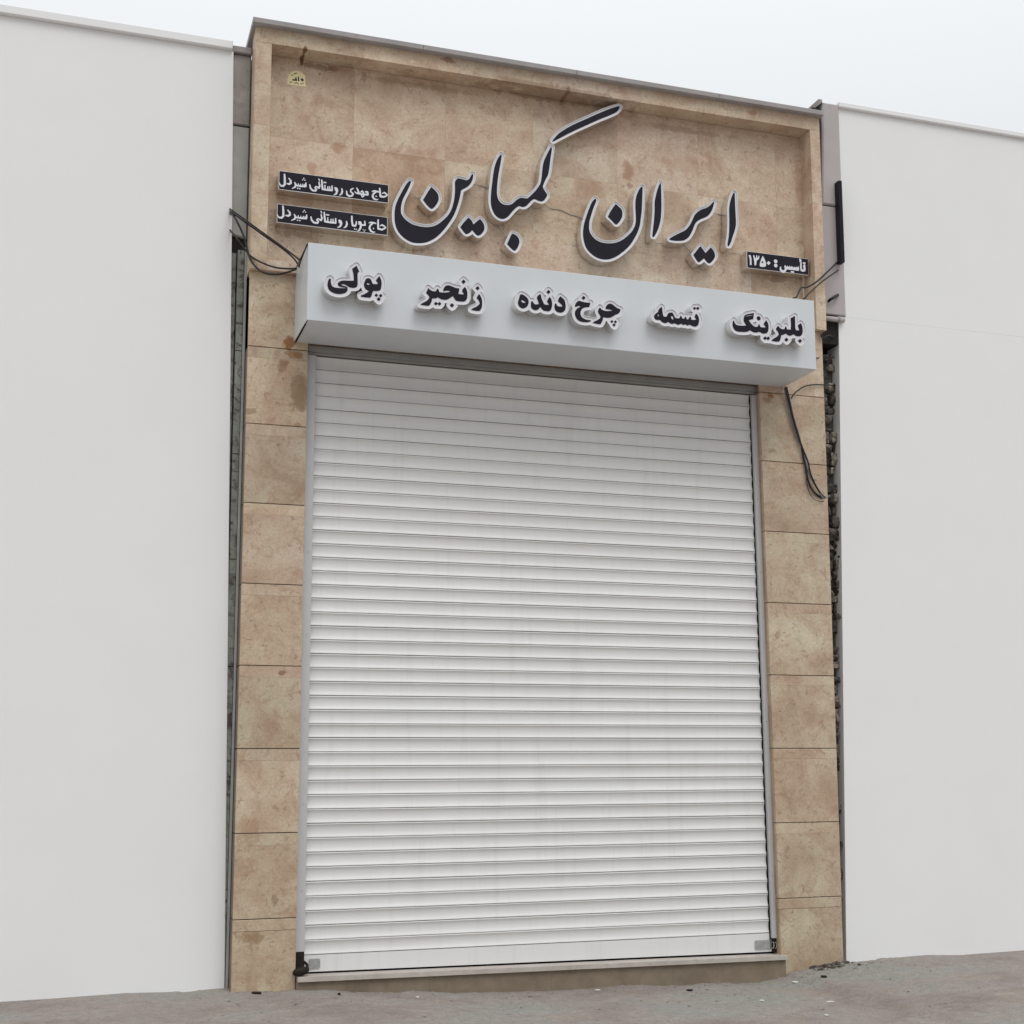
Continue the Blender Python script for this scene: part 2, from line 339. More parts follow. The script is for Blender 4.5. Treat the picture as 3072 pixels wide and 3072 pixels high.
def contours(F, xs, zs, level, eps):
    V = F-level; ins = V < 0; nx, nz = V.shape; seg = {}
    mask = np.zeros((nx-1, nz-1), int)
    for k, (a, b) in enumerate(((0, 0), (1, 0), (1, 1), (0, 1))): mask |= ins[a:nx-1+a, b:nz-1+b].astype(int) << k
    def ep(i, j, e):   # edge id -> key
        return {0: ('h', i, j), 1: ('v', i+1, j), 2: ('h', i, j+1), 3: ('v', i, j)}[e]
    tab = {1: [(3, 0)], 2: [(0, 1)], 3: [(3, 1)], 4: [(1, 2)], 5: [(3, 0), (1, 2)], 6: [(0, 2)], 7: [(3, 2)], 8: [(2, 3)], 9: [(2, 0)], 10: [(0, 1), (2, 3)], 11: [(2, 1)], 12: [(1, 3)], 13: [(1, 0)], 14: [(0, 3)]}
    nxt = {}
    for i, j in zip(*np.nonzero((mask > 0) & (mask < 15))):
        for a, b in tab[int(mask[i, j])]: nxt[ep(i, j, a)] = ep(i, j, b)
    def pos(k):
        t, i, j = k
        if t == 'h': v0, v1 = V[i, j], V[i+1, j]; s = v0/(v0-v1); return (xs[i]+(xs[i+1]-xs[i])*s, zs[j])
        v0, v1 = V[i, j], V[i, j+1]; s = v0/(v0-v1); return (xs[i], zs[j]+(zs[j+1]-zs[j])*s)
    loops = []
    while nxt:
        k0 = next(iter(nxt)); k = k0; lp = []
        while k in nxt: lp.append(pos(k)); k = nxt.pop(k)
        if len(lp) > 5:
            p = np.array(lp); h = len(p)//2
            q = np.vstack([rdp(p[:h+1], eps)[:-1], rdp(np.vstack([p[h:], p[:1]]), eps)[:-1]])
            if len(q) >= 3: loops.append(q)
    return loops
def area(p): x, y = p[:, 0], p[:, 1]; return 0.5*float((x*np.roll(y, -1)-y*np.roll(x, -1)).sum())
def inside(pt, p):
    c = False; n = len(p)
    for i in range(n):
        a, b = p[i], p[(i+1) % n]
        if (a[1] > pt[1]) != (b[1] > pt[1]) and pt[0] < (b[0]-a[0])*(pt[1]-a[1])/(b[1]-a[1])+a[0]: c = not c
    return c
def nest(loops, minarea=2e-5):
    loops = [l for l in loops if abs(area(l)) > minarea]; out = []
    depth = [sum(inside(l[0], o) for o in loops if o is not l) for l in loops]
    for l, d in zip(loops, depth):
        if d % 2 == 0:
            out.append([l]+[h for h, dh in zip(loops, depth) if dh == d+1 and inside(h[0], l)])
    return out
def prism(mb, grp, yf, yb, back=False):
    pts = [Vector((p[0], p[1], 0)) for l in grp for p in l]; n = len(pts)
    tris = tessellate_polygon([[Vector((p[0], p[1], 0)) for p in l] for l in grp])
    v = [(p.x, yf, p.y) for p in pts]+[(p.x, yb, p.y) for p in pts]
    f = [tuple(t) for t in tris]
    if back: f += [tuple(i+n for i in t) for t in tris]
    k = 0
    for l in grp:
        m = len(l)
        for i in range(m): j = (i+1) % m; f.append((k+i, k+j, n+k+j, n+k+i))
        k += m
    mb.add(v, f)
class Shape:
    """region = (x0, y0, metres-of-photo pixels per traced unit); the outline is laid on plane y = Y"""
    def __init__(s, region, Y): s.x0, s.y0, s.s = region; s.Y = Y; s.it = []
    def w(s, p): return U(s.x0+p[0]*s.s, s.y0+p[1]*s.s, s.Y)
    def poly(s, pts, hole=False):
        s.it.append(('h' if hole else 'p', np.array([s.w(q) for q in smooth_poly(pts)]))); return s
    def stroke(s, *pts):
        W = [np.array(s.w(p)) for p in pts]; k = 1.1*abs(s.w((1, 0))[0]-s.w((0, 0))[0])
        for i in range(len(pts)-1): s.it.append(('s', (W[i], W[i+1], pts[i][2]*k, pts[i+1][2]*k)))
        return s
    def dia(s, x, y, r): return s.poly([(x, y-r), (x+r*.55, y-r*.5), (x+r, y), (x+r*.5, y+r*.55), (x, y+r), (x-r*.55, y+r*.5), (x-r, y), (x-r*.5, y-r*.55)])
    def dot(s, x, y, r): return s.stroke((x, y, r), (x+.5, y, r))
    def field(s, pad, step):
        allp = np.vstack([np.vstack([i[1][0], i[1][1]]) if i[0] == 's' else i[1] for i in s.it])
        pad2 = pad+0.03; lo = allp.min(0)-pad2; hi = allp.max(0)+pad2
        s.xs = np.arange(lo[0], hi[0], step); s.zs = np.arange(lo[1], hi[1], step)
        G = np.stack(np.meshgrid(s.xs, s.zs, indexing='ij'), -1); F = np.full(G.shape[:2], 9.0)
        for k, d in s.it:
            if k == 'p': F = np.minimum(F, poly_sd(G, d))
            elif k == 's': F = np.minimum(F, seg_dist(G, *d))
        for k, d in s.it:
            if k == 'h': F = np.maximum(F, -poly_sd(G, d))
        s.F = F; return s
    def groups(s, level, eps=0.0005): return nest(contours(s.F, s.xs, s.zs, level, eps))

def channel_letter(name, label, cat, shp, ywall, R, lipw, lipd, step, group):
    Y = shp.Y; shp.field(R, step); root = thing(name, label, cat, group)
    g = shp.groups(R); body = MB()
    for q in g: prism(body, q, Y, ywall)
    b = body.build('letter_return', 'can', root)
    # recessed white acrylic behind a raised lip
    lip = MB(); gi = shp.groups(R-lipw)
    lipl = [l for q in g for l in q]+[l for q in gi for l in q]
    for q in nest(lipl): prism(lip, q, Y-lipd, Y-0.0005)
    lip.build('letter_trim', 'lip', root)
    ac = MB()
    for q in shp.groups(R-lipw-0.0008): prism(ac, q, Y-0.002, Y-0.0003)
    ac.build('white_acrylic_panel', 'white', root)
    for q in shp.groups(0.0):
        fc = MB(); prism(fc, q, Y-0.005, Y-0.0021); fc.build('black_letter_face', 'black', root)
    return root

# ------------------------------------------------------------------ pavement
NX = np.concatenate([[-160, -80, -40, -20, -10, -6, -4, -3, -2, -1.2, -.7], np.arange(-.4, 5.5, .028), [5.7, 6, 7, 9, 12, 20, 40, 80, 160]])
NY = np.concatenate([[-160, -80, -40, -20, -12, -9, -7, -5, -4, -3], np.arange(-2.4, .05, .028), [.1, .4, 1, 5, 40]])
WX = [-1, .02, .4, .96, 1.97, 3.2, 4.12, 4.34, 4.38, 4.81, 6]; WZ = [-.49, -.49, -.492, -.537, -.596, -.612, -.63, -.615, -.585, -.525, -.52]
def vnoise(x, y, f, seed):
    r = np.random.default_rng(seed).random((256, 256)); X = x*f; Yy = y*f; i = np.floor(X).astype(int); j = np.floor(Yy).astype(int); u = X-i; v = Yy-j
    u = u*u*(3-2*u); v = v*v*(3-2*v); g = lambda a, b: r[a % 256, b % 256]
    return (g(i, j)*(1-u)+g(i+1, j)*u)*(1-v)+(g(i, j+1)*(1-u)+g(i+1, j+1)*u)*v-.5
def ground_z(x, y):
    x = np.asarray(x, float); y = np.asarray(y, float)
    z = np.interp(x, WX, WZ); far = np.clip((-y-1.5)/8, 0, 1)
    z = z*(1-far)+(-.56)*far; near = np.exp(-np.abs(y)*3.5)
    return z+vnoise(x, y, 3, 1)*.022+vnoise(x, y, 11, 2)*.010+vnoise(x, y, 29, 3)*.005*(1+near)
GX, GY = np.meshgrid(NX, NY, indexing='ij'); GZ = ground_z(GX, GY)
nx, ny = GX.shape; idx = np.arange(nx*ny).reshape(nx, ny)
gf = np.stack([idx[:-1, :-1], idx[1:, :-1], idx[1:, 1:], idx[:-1, 1:]], -1).reshape(-1, 4).tolist()
g = link('pavement', np.stack([GX, GY, GZ], -1).reshape(-1, 3).tolist(), gf, 'ground', smooth=True); g['kind'] = 'structure'
g['label'] = 'worn grey concrete pavement sloping in front of the shutter'

# ------------------------------------------------------------------ the shop front
shop = thing('shop_building', 'beige travertine shop front framing the white roller shutter', 'shop')
core = MB(); core.box(.02, .44, .03, 6, -.9, 4.76).box(4.34, 4.865, .03, 6, -.9, 4.76)
core.box(.02, 4.86, .1445, 6, 4.17, 6.70); core.box(.45, 4.33, .6, 6, -.9, 4.17); core.box(.1, 4.8, .02, .6, -.9, -.47)
core.build('masonry_core', 'mortar', shop)
def stone(name, q, yf, yb, mat='stone_low', tint=None, b=.004):
    mb = MB().slab(q, yf, yb, b); o = mb.build(name, mat, shop)
    k = random.uniform(.93, 1.05); o.color = tint or (k*random.uniform(.98, 1.03), k, k*random.uniform(.96, 1.02), 1); return o
def xin(z): return 4.312-0.0112*z                       # the right opening edge leans a little
levels = [0.0, .6, 1.2, 1.8, 2.4, 3.0, 3.6, 4.194]
gap = .0032
for k, z in enumerate(levels):
    top = levels[k+1] if k < 7 else 4.778
    zl = [z+gap, top-gap-.082, top-gap] if k < 7 else [z+gap, top-.001]
    if k == 7 and True: zl = [z+gap, top-.001]
    for a, b_ in zip(zl[:-1], zl[1:]):
        hi = b_-(.0003 if b_ != zl[-1] else 0); yj = random.uniform(-.0005, .0005)
        stone('stone_panel', [(0, a), (.447, a), (.447, hi), (0, hi)], yj, .03, b=.0009)
        yj = random.uniform(-.0005, .0005)
        stone('stone_panel', [(xin(a), a), (4.885, a), (4.885, hi), (xin(hi), hi)], yj, .03, b=.0009)
# base stones
stone('stone_panel', [(0, -.085), (.447, -.085), (.447, -gap), (0, -gap)], 0, .03)
stone('stone_panel', [(0, -.62), (.447, -.62), (.447, -.086), (0, -.086)], .001, .03)
stone('stone_panel', [(xin(-.085), -.085), (4.885, -.085), (4.885, -gap), (xin(0), -gap)], 0, .03)
stone('stone_panel', [(4.318, -.72), (4.885, -.72), (4.885, -.086), (4.318, -.086)], .001, .03)
# return faces of the pilasters: outer left cheek, right-hand reveal of the opening
for a, b_ in zip([-.6]+levels[:-1], [0]+levels[1:]):
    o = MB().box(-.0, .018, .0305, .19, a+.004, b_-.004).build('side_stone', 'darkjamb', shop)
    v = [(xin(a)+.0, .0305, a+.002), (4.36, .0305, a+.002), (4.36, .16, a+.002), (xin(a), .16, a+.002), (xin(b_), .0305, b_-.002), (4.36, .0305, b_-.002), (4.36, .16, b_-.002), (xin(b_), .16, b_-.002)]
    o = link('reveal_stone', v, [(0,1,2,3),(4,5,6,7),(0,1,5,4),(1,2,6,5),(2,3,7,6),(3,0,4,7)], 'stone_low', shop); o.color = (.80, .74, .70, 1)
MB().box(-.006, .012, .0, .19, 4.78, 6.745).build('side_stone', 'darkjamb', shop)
# projecting frame round the name field
FY = -.055; FT = 6.745; NT = 6.602; NLx = .1145; NRx = 4.804
def frame_stone(x0, x1, z0, z1, yb=.14):
    return stone('frame_stone', [(x0, z0), (x1, z0), (x1, z1), (x0, z1)], FY, yb, 'stone_high', b=.0009)
xs_ = [-.008, .83, 1.62, 2.41, 3.2, 4.0, 4.8995]
for a, b_ in zip(xs_[:-1], xs_[1:]): frame_stone(a+.0003, b_-.0003, NT, FT)
zs_ = [4.779, 5.28, 5.93, 6.601]
for a, b_ in zip(zs_[:-1], zs_[1:]):
    frame_stone(-.008, NLx, a+.0003, b_-.0003); frame_stone(NRx, 4.8995, a+.0003, b_-.0003)
frame_stone(NLx+.0008, .346, 4.779, 4.86)
# slabs of the name field
rows = [(4.20, 4.7605, .1), (4.761, 5.3395, .53), (5.34, 5.9285, .79-.75), (5.929, 6.60, .795)]
for z0, z1, off in rows:
    cuts = [NLx-.02]+[x for x in np.arange(off, 4.9, .75) if NLx+.05 < x < NRx-.05]+[NRx+.02]
    for a, b_ in zip(cuts[:-1], cuts[1:]):
        o = stone('stone_slab', [(a+.0003, z0), (b_-.0003, z0), (b_-.0003, z1), (a+.0003, z1)], .123+random.uniform(-.0004, .0004), .144, 'stone_high', b=.0004)
        if abs(a-.79) < .03 and 5.3 < z0 < 5.5: o.color = (.90, .82, .76, 1)
# coping
CY = -.115; (cx0, czt) = U(760.6, 48.8, CY); (cx1, _z) = U(2471, 344, CY)
for a, b_ in ((cx0, 1.3), (1.302, 2.6), (2.602, 3.9), (3.902, cx1)):
    MB().slab([(a, czt-.044), (b_-.0, czt-.044), (b_, czt), (a, czt)], CY, .4, .004).build('coping_stone', 'cement', shop)
# threshold
TOPZ = -.408
mb = MB(); mb.add([(.455, -.062, -.442), (4.345, -.062, -.472), (4.345, .30, -.472), (.455, .30, -.442), (.455, -.062, TOPZ), (4.345, -.062, -.440), (4.345, .30, -.440), (.455, .30, TOPZ)],
    [(0,1,2,3),(4,5,6,7),(0,1,5,4),(1,2,6,5),(2,3,7,6),(3,0,4,7)]); mb.build('threshold_slab', 'sill', shop)
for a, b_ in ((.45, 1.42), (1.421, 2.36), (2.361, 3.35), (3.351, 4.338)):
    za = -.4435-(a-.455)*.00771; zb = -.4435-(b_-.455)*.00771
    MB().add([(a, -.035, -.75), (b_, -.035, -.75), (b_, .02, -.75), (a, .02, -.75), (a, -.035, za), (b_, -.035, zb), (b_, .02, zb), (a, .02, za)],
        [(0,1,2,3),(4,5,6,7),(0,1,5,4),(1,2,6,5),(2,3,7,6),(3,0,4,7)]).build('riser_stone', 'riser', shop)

# ------------------------------------------------------------------ roller shutter
sh = thing('roller_shutter', 'closed white slatted roller shutter filling the shop doorway', 'shutter')
SY = .105; PITCH = .10383; SX0, SX1 = .50, 4.30
prof = [(0.0, .012), (-.0012, -.002), (-.0035, -.0058), (-.0085, -.0072), (-.0115, -.0045), (-.018, -.0008), (-.030, .0026), (-.045, .0046), (-.060, .0046), (-.075, .0024), (-.086, -.0012), (-.094, -.0048), (-.0985, -.0070), (-.1012, -.0064), (-.1018, .012)]
def slat_mesh():
    v = [(x, y, z) for x in (SX0, SX1) for z, y in prof]; n = len(prof)
    f = [(i, i+1, n+i+1, n+i) for i in range(n-1)]
    me = bpy.data.meshes.new('shutter_slat'); me.from_pydata(v, [], f); me.materials.append(M['slat'])
    for i, p in enumerate(me.polygons): p.use_smooth = 4 <= i <= 11
    return me
sm = slat_mesh()
for k in range(43):
    o = bpy.data.objects.new('shutter_slat', sm); C.objects.link(o); o.parent = sh
    o.location = (0, SY+random.uniform(-.0008, .0008), -.275+PITCH*(k+1)-.001+random.uniform(-.0006, .0006))
    o.rotation_euler = (math.radians(random.uniform(-.7, .7)), 0, 0)
MB().box(SX0, SX1, SY+.0125, SY+.02, -.40, 4.2).build('backing_sheet', 'hollow', sh)
mb = MB(); mb.add([(SX0, SY-.006, -.395), (SX1, SY-.006, -.424), (SX1, SY+.012, -.424), (SX0, SY+.012, -.395), (SX0, SY-.004, -.278), (SX1, SY-.004, -.278), (SX1, SY+.012, -.278), (SX0, SY+.012, -.278)],
    [(0,1,2,3),(4,5,6,7),(0,1,5,4),(1,2,6,5),(2,3,7,6),(3,0,4,7)]); mb.build('bottom_bar', 'slat', sh)
MB().box(SX0, SX1, SY-.0, SY+.02, -.46, -.405).build('gap_shade_strip', 'gapblack', sh)  # black strip paints the shade in the gap below the bottom bar
MB().box(.46, 4.31, .085, .16, 4.194, 4.212).build('head_box', 'headmetal', sh)
MB().box(.46, 4.31, .07, .16, 4.2135, 4.26).build('head_box', 'headmetal', sh)
# guide rails
def rail(x0t, x0b, x1t, x1b, yf, yb, zt, zb, name='guide_rail', mat='rail'):
    return link(name, [(x0b, yf, zb), (x1b, yf, zb), (x1b, yb, zb), (x0b, yb, zb), (x0t, yf, zt), (x1t, yf, zt), (x1t, yb, zt), (x0t, yb, zt)],
        [(0,1,2,3),(4,5,6,7),(0,1,5,4),(1,2,6,5),(2,3,7,6),(3,0,4,7)], mat, sh)
rl = rail(.449, .452, .517, .517, .052, .118, 4.18, -.245)
rail(.517, .517, .522, .522, .094, .118, 4.18, -.40, 'rail_gap_strip', 'gapblack')  # black strip painted in as the dark gap beside the left rail
rr_ = rail(4.222, 4.278, 4.264, 4.322, .064, .118, 4.18, -.315)
rail(4.2155, 4.2695, 4.2215, 4.2775, .0945, .118, 4.18, -.40, 'rail_gap_strip', 'gapblack')  # same black strip for the dark gap at the right rail
for k in range(7):
    z = 3.9-.62*k
    for xx, yy, pr in ((.487, .052, rl), (4.243+(4.18-z)*.0125, .064, rr_)):
        MB().tube([(xx, yy, z), (xx, yy-.003, z)], .004, 8).build('screw', 'steel', pr)
# floor brackets left in the gap under each rail
def upx(px, py, Y): x, z = U(px, py, Y); return Vector((x, Y, z))
b1 = MB(); b1.box(.452, .512, .052, .11, -.39, -.245); b1.build('rail_bracket', 'rust', sh)
b2 = MB(); b2.box(4.285, 4.335, .07, .12, -.425, -.30); b2.build('rail_bracket', 'rust', sh)
# hasps
def hasp(pa, pb, holes):
    x0, z0 = U(*pa, SY-.012); x1, z1 = U(*pb, SY-.012); hz = abs(z0-z1); r = .010
    h = MB(); pts = []
    for cx, cz, a0 in ((x0+r, z1+r, 180), (x1-r, z1+r, 270), (x1-r, z0-r, 0), (x0+r, z0-r, 90)):
        for k in range(4):
            a = math.radians(a0+30*k); pts.append((cx+r*math.cos(a), cz+r*math.sin(a)))
    prism(h, [np.array(pts)], SY-.014, SY-.006); o = h.build('hasp_plate', 'steel', sh)
    for hx, hz_ in holes:
        x, z = U(hx, hz_, SY-.014); MB().tube([(x, SY-.0145, z), (x, SY-.0175, z)], .0045, 10).build('rivet', 'brightsteel', o)
    return o
hasp((927, 2877), (960, 2905), [(931, 2892), (953, 2893), (932, 2880)])
hp = hasp((2265, 2822), (2311, 2847), [(2272, 2826), (2291, 2825), (2272, 2838), (2289, 2839)])
for (px, py) in ((2318, 2835), (2326, 2836)):
    c = upx(px, py, .06); ring = [(c.x+.012*math.cos(a), c.y, c.z+.024*math.sin(a)) for a in np.linspace(-1.9, 1.9, 12)]
    MB().tube(ring, .0032, 6).build('shackle_ring', 'brightsteel', sh)

# padlock at the lower left
pl = thing('padlock', 'rusty dark padlock hanging at the bottom left corner of the shutter', 'padlock')
a = upx(903, 2914, -.02)
seg = MB(); lv = [(-.058, .008, .012), (-.046, .022, .024), (-.015, .032, .030), (.015, .032, .030), (.042, .024, .026), (.056, .010, .016)]
V = []; F = []
for x, rz, ry in lv:
    for k in range(10):
        t = 2*math.pi*k/10; V.append((a.x+x, a.y+ry*math.cos(t), a.z+rz*math.sin(t)+x*.15))
for i in range(len(lv)-1):
    for k in range(10): F.append((i*10+k, i*10+(k+1) % 10, (i+1)*10+(k+1) % 10, (i+1)*10+k))
F += [tuple(range(10)), tuple(50+k for k in range(10))]
link('lock_body', V, F, 'rust', pl, True)
s0 = upx(918, 2910, 0.0); sk = [(s0.x-.004, .0, s0.z-.01), (s0.x+.012, .02, s0.z+.006), (s0.x+.014, .05, s0.z+.03), (s0.x+.0, .085, s0.z+.045), (s0.x-.002, .09, s0.z+.05)]
MB().tube(smooth_path(sk, 4), .010, 8).build('shackle', 'rust', pl)

# ------------------------------------------------------------------ long silver sign box
SF = -.563; X0, X1, Z0, Z1 = .346, 4.494, 4.253, 4.837
sg = thing('sign_box', 'long silver sign box with black lettering over the shutter', 'sign')
MB().slab([(X0, Z0), (X1, Z0), (X1, Z1), (X0, Z1)], SF, SF+.012, .003).build('front_panel', 'sign', sg)
MB().add([(X0+.001, SF+.0125, Z0+.004), (X0+.001, SF+.0125, Z1-.001), (X0-.004, .03, Z1-.02), (X0-.004, .03, Z0+.004), (X0+.006, SF+.0125, Z0+.004), (X0+.006, SF+.0125, Z1-.001), (X0+.001, .03, Z1-.02), (X0+.001, .03, Z0+.004)],
    [(0,1,2,3),(4,5,6,7),(0,1,5,4),(1,2,6,5),(2,3,7,6),(3,0,4,7)]).build('end_panel', 'sign', sg)
MB().box(X1-.006, X1-.001, SF+.0125, -.001, Z0+.004, Z1-.001).build('end_panel', 'sign', sg)
for a_, b_ in ((X0+.012, 3.52), (3.5205, X1-.001)):
    MB().box(a_, b_, SF+.0125, -.0005, Z0-.0005, Z0+.0035).build('underside_panel', 'sign', sg)
MB().box(X0, X1, SF+.0125, .0, Z1-.001, Z1+.001).build('top_panel', 'sign', sg)
MB().box(X0+.0015, X0+.0115, SF+.10, -.001, Z0-.0035, Z0+.002).build('corner_gap_strip', 'gapblack', sg)  # black strip put in for the shaded open seam of the box
MB().add([(X0-.0025, SF+.02, Z1-.012), (X0-.0025, SF+.02, Z1+.003), (X0-.008, -.02, Z1-.012), (X0-.008, -.02, Z1-.002), (X0+.0005, SF+.02, Z1-.012), (X0+.0005, SF+.02, Z1+.003)],
    [(0,1,3,2),(0,1,5,4),(1,3,5),(0,2,4),(2,3,5,4)]).build('corner_gap_strip', 'gapblack', sg)

# ------------------------------------------------------------------ lettering
A_ = (1160, 500, 300/1932); B_ = (1430, 430, 250/1380); C_ = (1630, 290, 250/1932); D_ = (1720, 530, 300/1932); E_ = (1980, 530, 300/1932)
YB = .012; GB = 'raised black letters of the shop name'
def big(label, region, *polys):
    s = Shape(region, YB)
    for p in polys: s.poly(p)
    channel_letter('raised_letter', label, 'letter', s, .113, .0215, .0035, .012, .0035, GB)
big('widest raised black letter, a deep bowl with hooked tooth, beside the name boards', A_, [(440,275),(470,290),(455,340),(415,430),(370,520),(325,600),(295,680),(278,760),(272,840),(280,910),(320,980),(390,1050),(480,1110),(580,1145),(680,1165),(780,1172),(880,1160),(970,1125),(1050,1070),(1130,1000),(1200,920),(1250,830),(1290,700),(1310,580),(1318,480),(1318,380),(1318,300),(1350,245),(1400,232),(1470,250),(1540,265),(1590,240),(1620,190),(1650,145),(1668,150),(1668,200),(1650,270),(1610,340),(1560,390),(1490,430),(1440,460),(1425,520),(1405,620),(1375,730),(1330,860),(1280,970),(1210,1080),(1130,1190),(1040,1290),(950,1370),(850,1430),(740,1470),(620,1480),(510,1470),(410,1430),(310,1360),(230,1270),(180,1170),(155,1060),(150,950),(155,840),(175,740),(215,640),(270,530),(330,420),(380,340)])
big('single black diamond dot floating in the left-hand bowl letter', A_, [(860,395),(920,450),(980,520),(1003,600),(990,680),(940,760),(880,815),(840,805),(780,750),(700,645),(740,580),(800,480)])
big('pair of joined black diamond dots just right of the left-hand bowl letter', A_, [(1575,985),(1640,1050),(1675,1120),(1720,1075),(1800,1015),(1850,1070),(1885,1150),(1880,1230),(1830,1300),(1770,1335),(1720,1310),(1650,1228),(1600,1280),(1540,1305),(1500,1280),(1420,1170),(1480,1090)])
big('joined black letters with two tall strokes and a knotted base, centre of the shop name', B_, [(400,185),(412,200),(405,260),(385,380),(362,500),(345,620),(335,740),(335,850),(355,930),(400,990),(450,1018),(520,1025),(580,1010),(630,965),(680,925),(740,905),(800,915),(845,910),(900,860),(970,790),(1030,710),(1060,650),(1075,560),(1085,450),(1100,340),(1130,250),(1180,150),(1220,75),(1245,70),(1235,160),(1215,290),(1200,420),(1180,520),(1140,600),(1105,680),(1095,730),(1130,800),(1165,850),(1145,905),(1100,955),(1050,962),(1000,945),(950,925),(900,955),(850,1010),(800,1050),(750,1055),(700,1042),(650,1070),(590,1130),(530,1200),(470,1245),(400,1252),(330,1215),(280,1150),(245,1060),(232,960),(235,850),(245,740),(260,620),(275,500),(295,390),(330,290),(370,220)])
big('lone black diamond dot below the knotted centre letters', B_, [(585,1495),(640,1520),(690,1570),(705,1640),(680,1720),(640,1775),(610,1775),(560,1735),(500,1670),(530,1610),(560,1540)])
big('long slanting black stroke reaching up under the frame, topmost of the shop name', C_, [(215,1050),(205,1030),(250,970),(340,870),(450,790),(580,710),(740,630),(900,560),(1100,470),(1300,380),(1500,300),(1650,250),(1750,225),(1770,240),(1740,310),(1690,360),(1620,400),(1480,460),(1300,530),(1100,620),(900,710),(700,800),(500,900),(350,980),(260,1025)])
big('plain black bowl letter with thin left horn, right half of the shop name', D_, [(415,430),(438,445),(435,490),(400,570),(365,670),(335,770),(308,870),(300,980),(315,1070),(360,1150),(430,1220),(530,1270),(640,1290),(750,1290),(860,1265),(950,1220),(1040,1150),(1120,1070),(1180,970),(1203,880),(1205,760),(1198,640),(1195,520),(1205,420),(1240,310),(1290,220),(1325,195),(1335,215),(1332,330),(1325,500),(1318,660),(1300,820),(1280,950),(1240,1070),(1180,1190),(1110,1300),(1020,1400),(910,1490),(800,1560),(680,1600),(560,1600),(440,1560),(340,1490),(260,1400),(215,1300),(190,1180),(185,1060),(200,940),(225,840),(265,720),(310,600),(360,490)])
big('single black diamond dot floating in the right-hand bowl letter', D_, [(815,530),(870,580),(930,640),(945,710),(935,790),(890,870),(835,925),(800,915),(740,850),(665,780),(700,700),(750,620)])
big('upright black stroke standing just right of the right-hand bowl letter', D_, [(1675,120),(1690,150),(1693,250),(1697,380),(1700,560),(1695,700),(1680,850),(1640,1000),(1590,1110),(1550,1170),(1525,1165),(1528,1090),(1545,950),(1560,800),(1568,650),(1568,500),(1580,420),(1605,310),(1640,200)])
big('slanting S-shaped black letter between the two upright strokes', E_, [(1035,480),(1042,500),(1030,560),(1000,650),(950,730),(890,780),(800,815),(720,860),(670,920),(640,1000),(600,1090),(540,1180),(460,1230),(360,1243),(260,1238),(180,1222),(185,1200),(260,1150),(380,1090),(480,1040),(550,970),(600,890),(640,800),(670,740),(730,680),(800,635),(890,605),(960,560)])
big('pair of joined black diamond dots under the slanting S-shaped letter', E_, [(775,1345),(820,1400),(875,1480),(920,1430),(975,1370),(1020,1420),(1055,1490),(1055,1560),(1010,1630),(960,1675),(920,1665),(870,1610),(845,1580),(800,1620),(755,1655),(720,1640),(640,1515),(690,1450)])
big('rightmost upright black stroke, above the small dated board', E_, [(1420,310),(1438,320),(1442,400),(1447,550),(1455,700),(1463,850),(1460,950),(1435,1060),(1400,1160),(1370,1260),(1330,1345),(1305,1345),(1303,1280),(1325,1160),(1335,1000),(1338,850),(1333,700),(1335,600),(1355,480),(1390,370)])

YS = SF-.085; GS = 'raised words on the silver sign box'
def word(label, region, build):
    s = Shape(region, YS); build(s)
    channel_letter('raised_word', label, 'lettering', s, SF-.0005, .0265, .0035, .009, .0028, GS)
k1 = 220/1932; k2 = 180/1932
def w1(s):
    s.poly([(960,150),(1000,240),(1035,320),(990,345),(990,600),(980,690),(930,730),(850,735),(770,720),(720,685),(640,645),(560,640),(555,658),(620,685),(690,700),(720,740),(722,800),(690,850),(620,885),(500,900),(400,885),(300,845),(230,780),(197,680),(205,580),(230,510),(265,490),(285,510),(282,600),(310,680),(370,725),(460,738),(600,748),(675,748),(680,735),(600,720),(520,705),(475,670),(470,610),(520,570),(600,545),(740,550),(890,550),(885,450),(870,340),(845,230),(900,200)])
    s.poly([(1255,485),(1310,495),(1350,540),(1370,600),(1400,635),(1480,640),(1530,630),(1500,580),(1465,540),(1520,470),(1560,430),(1600,500),(1620,600),(1615,700),(1600,770),(1560,810),(1480,820),(1400,815),(1380,860),(1360,930),(1320,990),(1220,990),(1080,970),(1070,940),(1160,905),(1240,860),(1290,815),(1210,780),(1170,720),(1155,640),(1180,560),(1210,505)])
    s.poly([(1225,620),(1260,610),(1310,640),(1290,660),(1240,650)], True)
    s.dia(1480, 930, 46).dia(1595, 942, 48).dia(1545, 1035, 54)
word('raised white-edged word پولی, leftmost on the silver sign box', (960, 780, k1), w1)
def w2(s):
    s.poly([(390,390),(440,440),(500,470),(570,480),(605,450),(635,400),(665,440),(680,500),(760,510),(900,505),(960,490),(975,475),(900,460),(830,465),(785,480),(790,420),(830,350),(880,320),(950,325),(1040,360),(1120,390),(1210,400),(1200,470),(1180,545),(1250,555),(1330,560),(1300,500),(1280,460),(1320,390),(1360,365),(1400,430),(1420,520),(1420,620),(1400,690),(1350,740),(1250,745),(1130,725),(1080,670),(1040,600),(980,640),(900,690),(800,700),(720,680),(640,630),(590,660),(490,665),(480,740),(440,820),(400,855),(300,850),(180,830),(230,790),(330,740),(380,700),(420,640),(400,590),(330,520),(360,460)])
    s.dia(1320, 225, 58).dia(590, 800, 50).dia(685, 805, 50).dia(1015, 845, 58)
    s.poly([(1720,550),(1760,590),(1800,680),(1810,800),(1800,900),(1770,960),(1740,990),(1640,990),(1520,965),(1570,920),(1660,880),(1740,810),(1735,750),(1700,690),(1660,660),(1690,600)])
    s.dia(1690, 395, 55)
word('raised white-edged word زنجیر, second from the left on the silver sign box', (1240, 820, k1), w2)
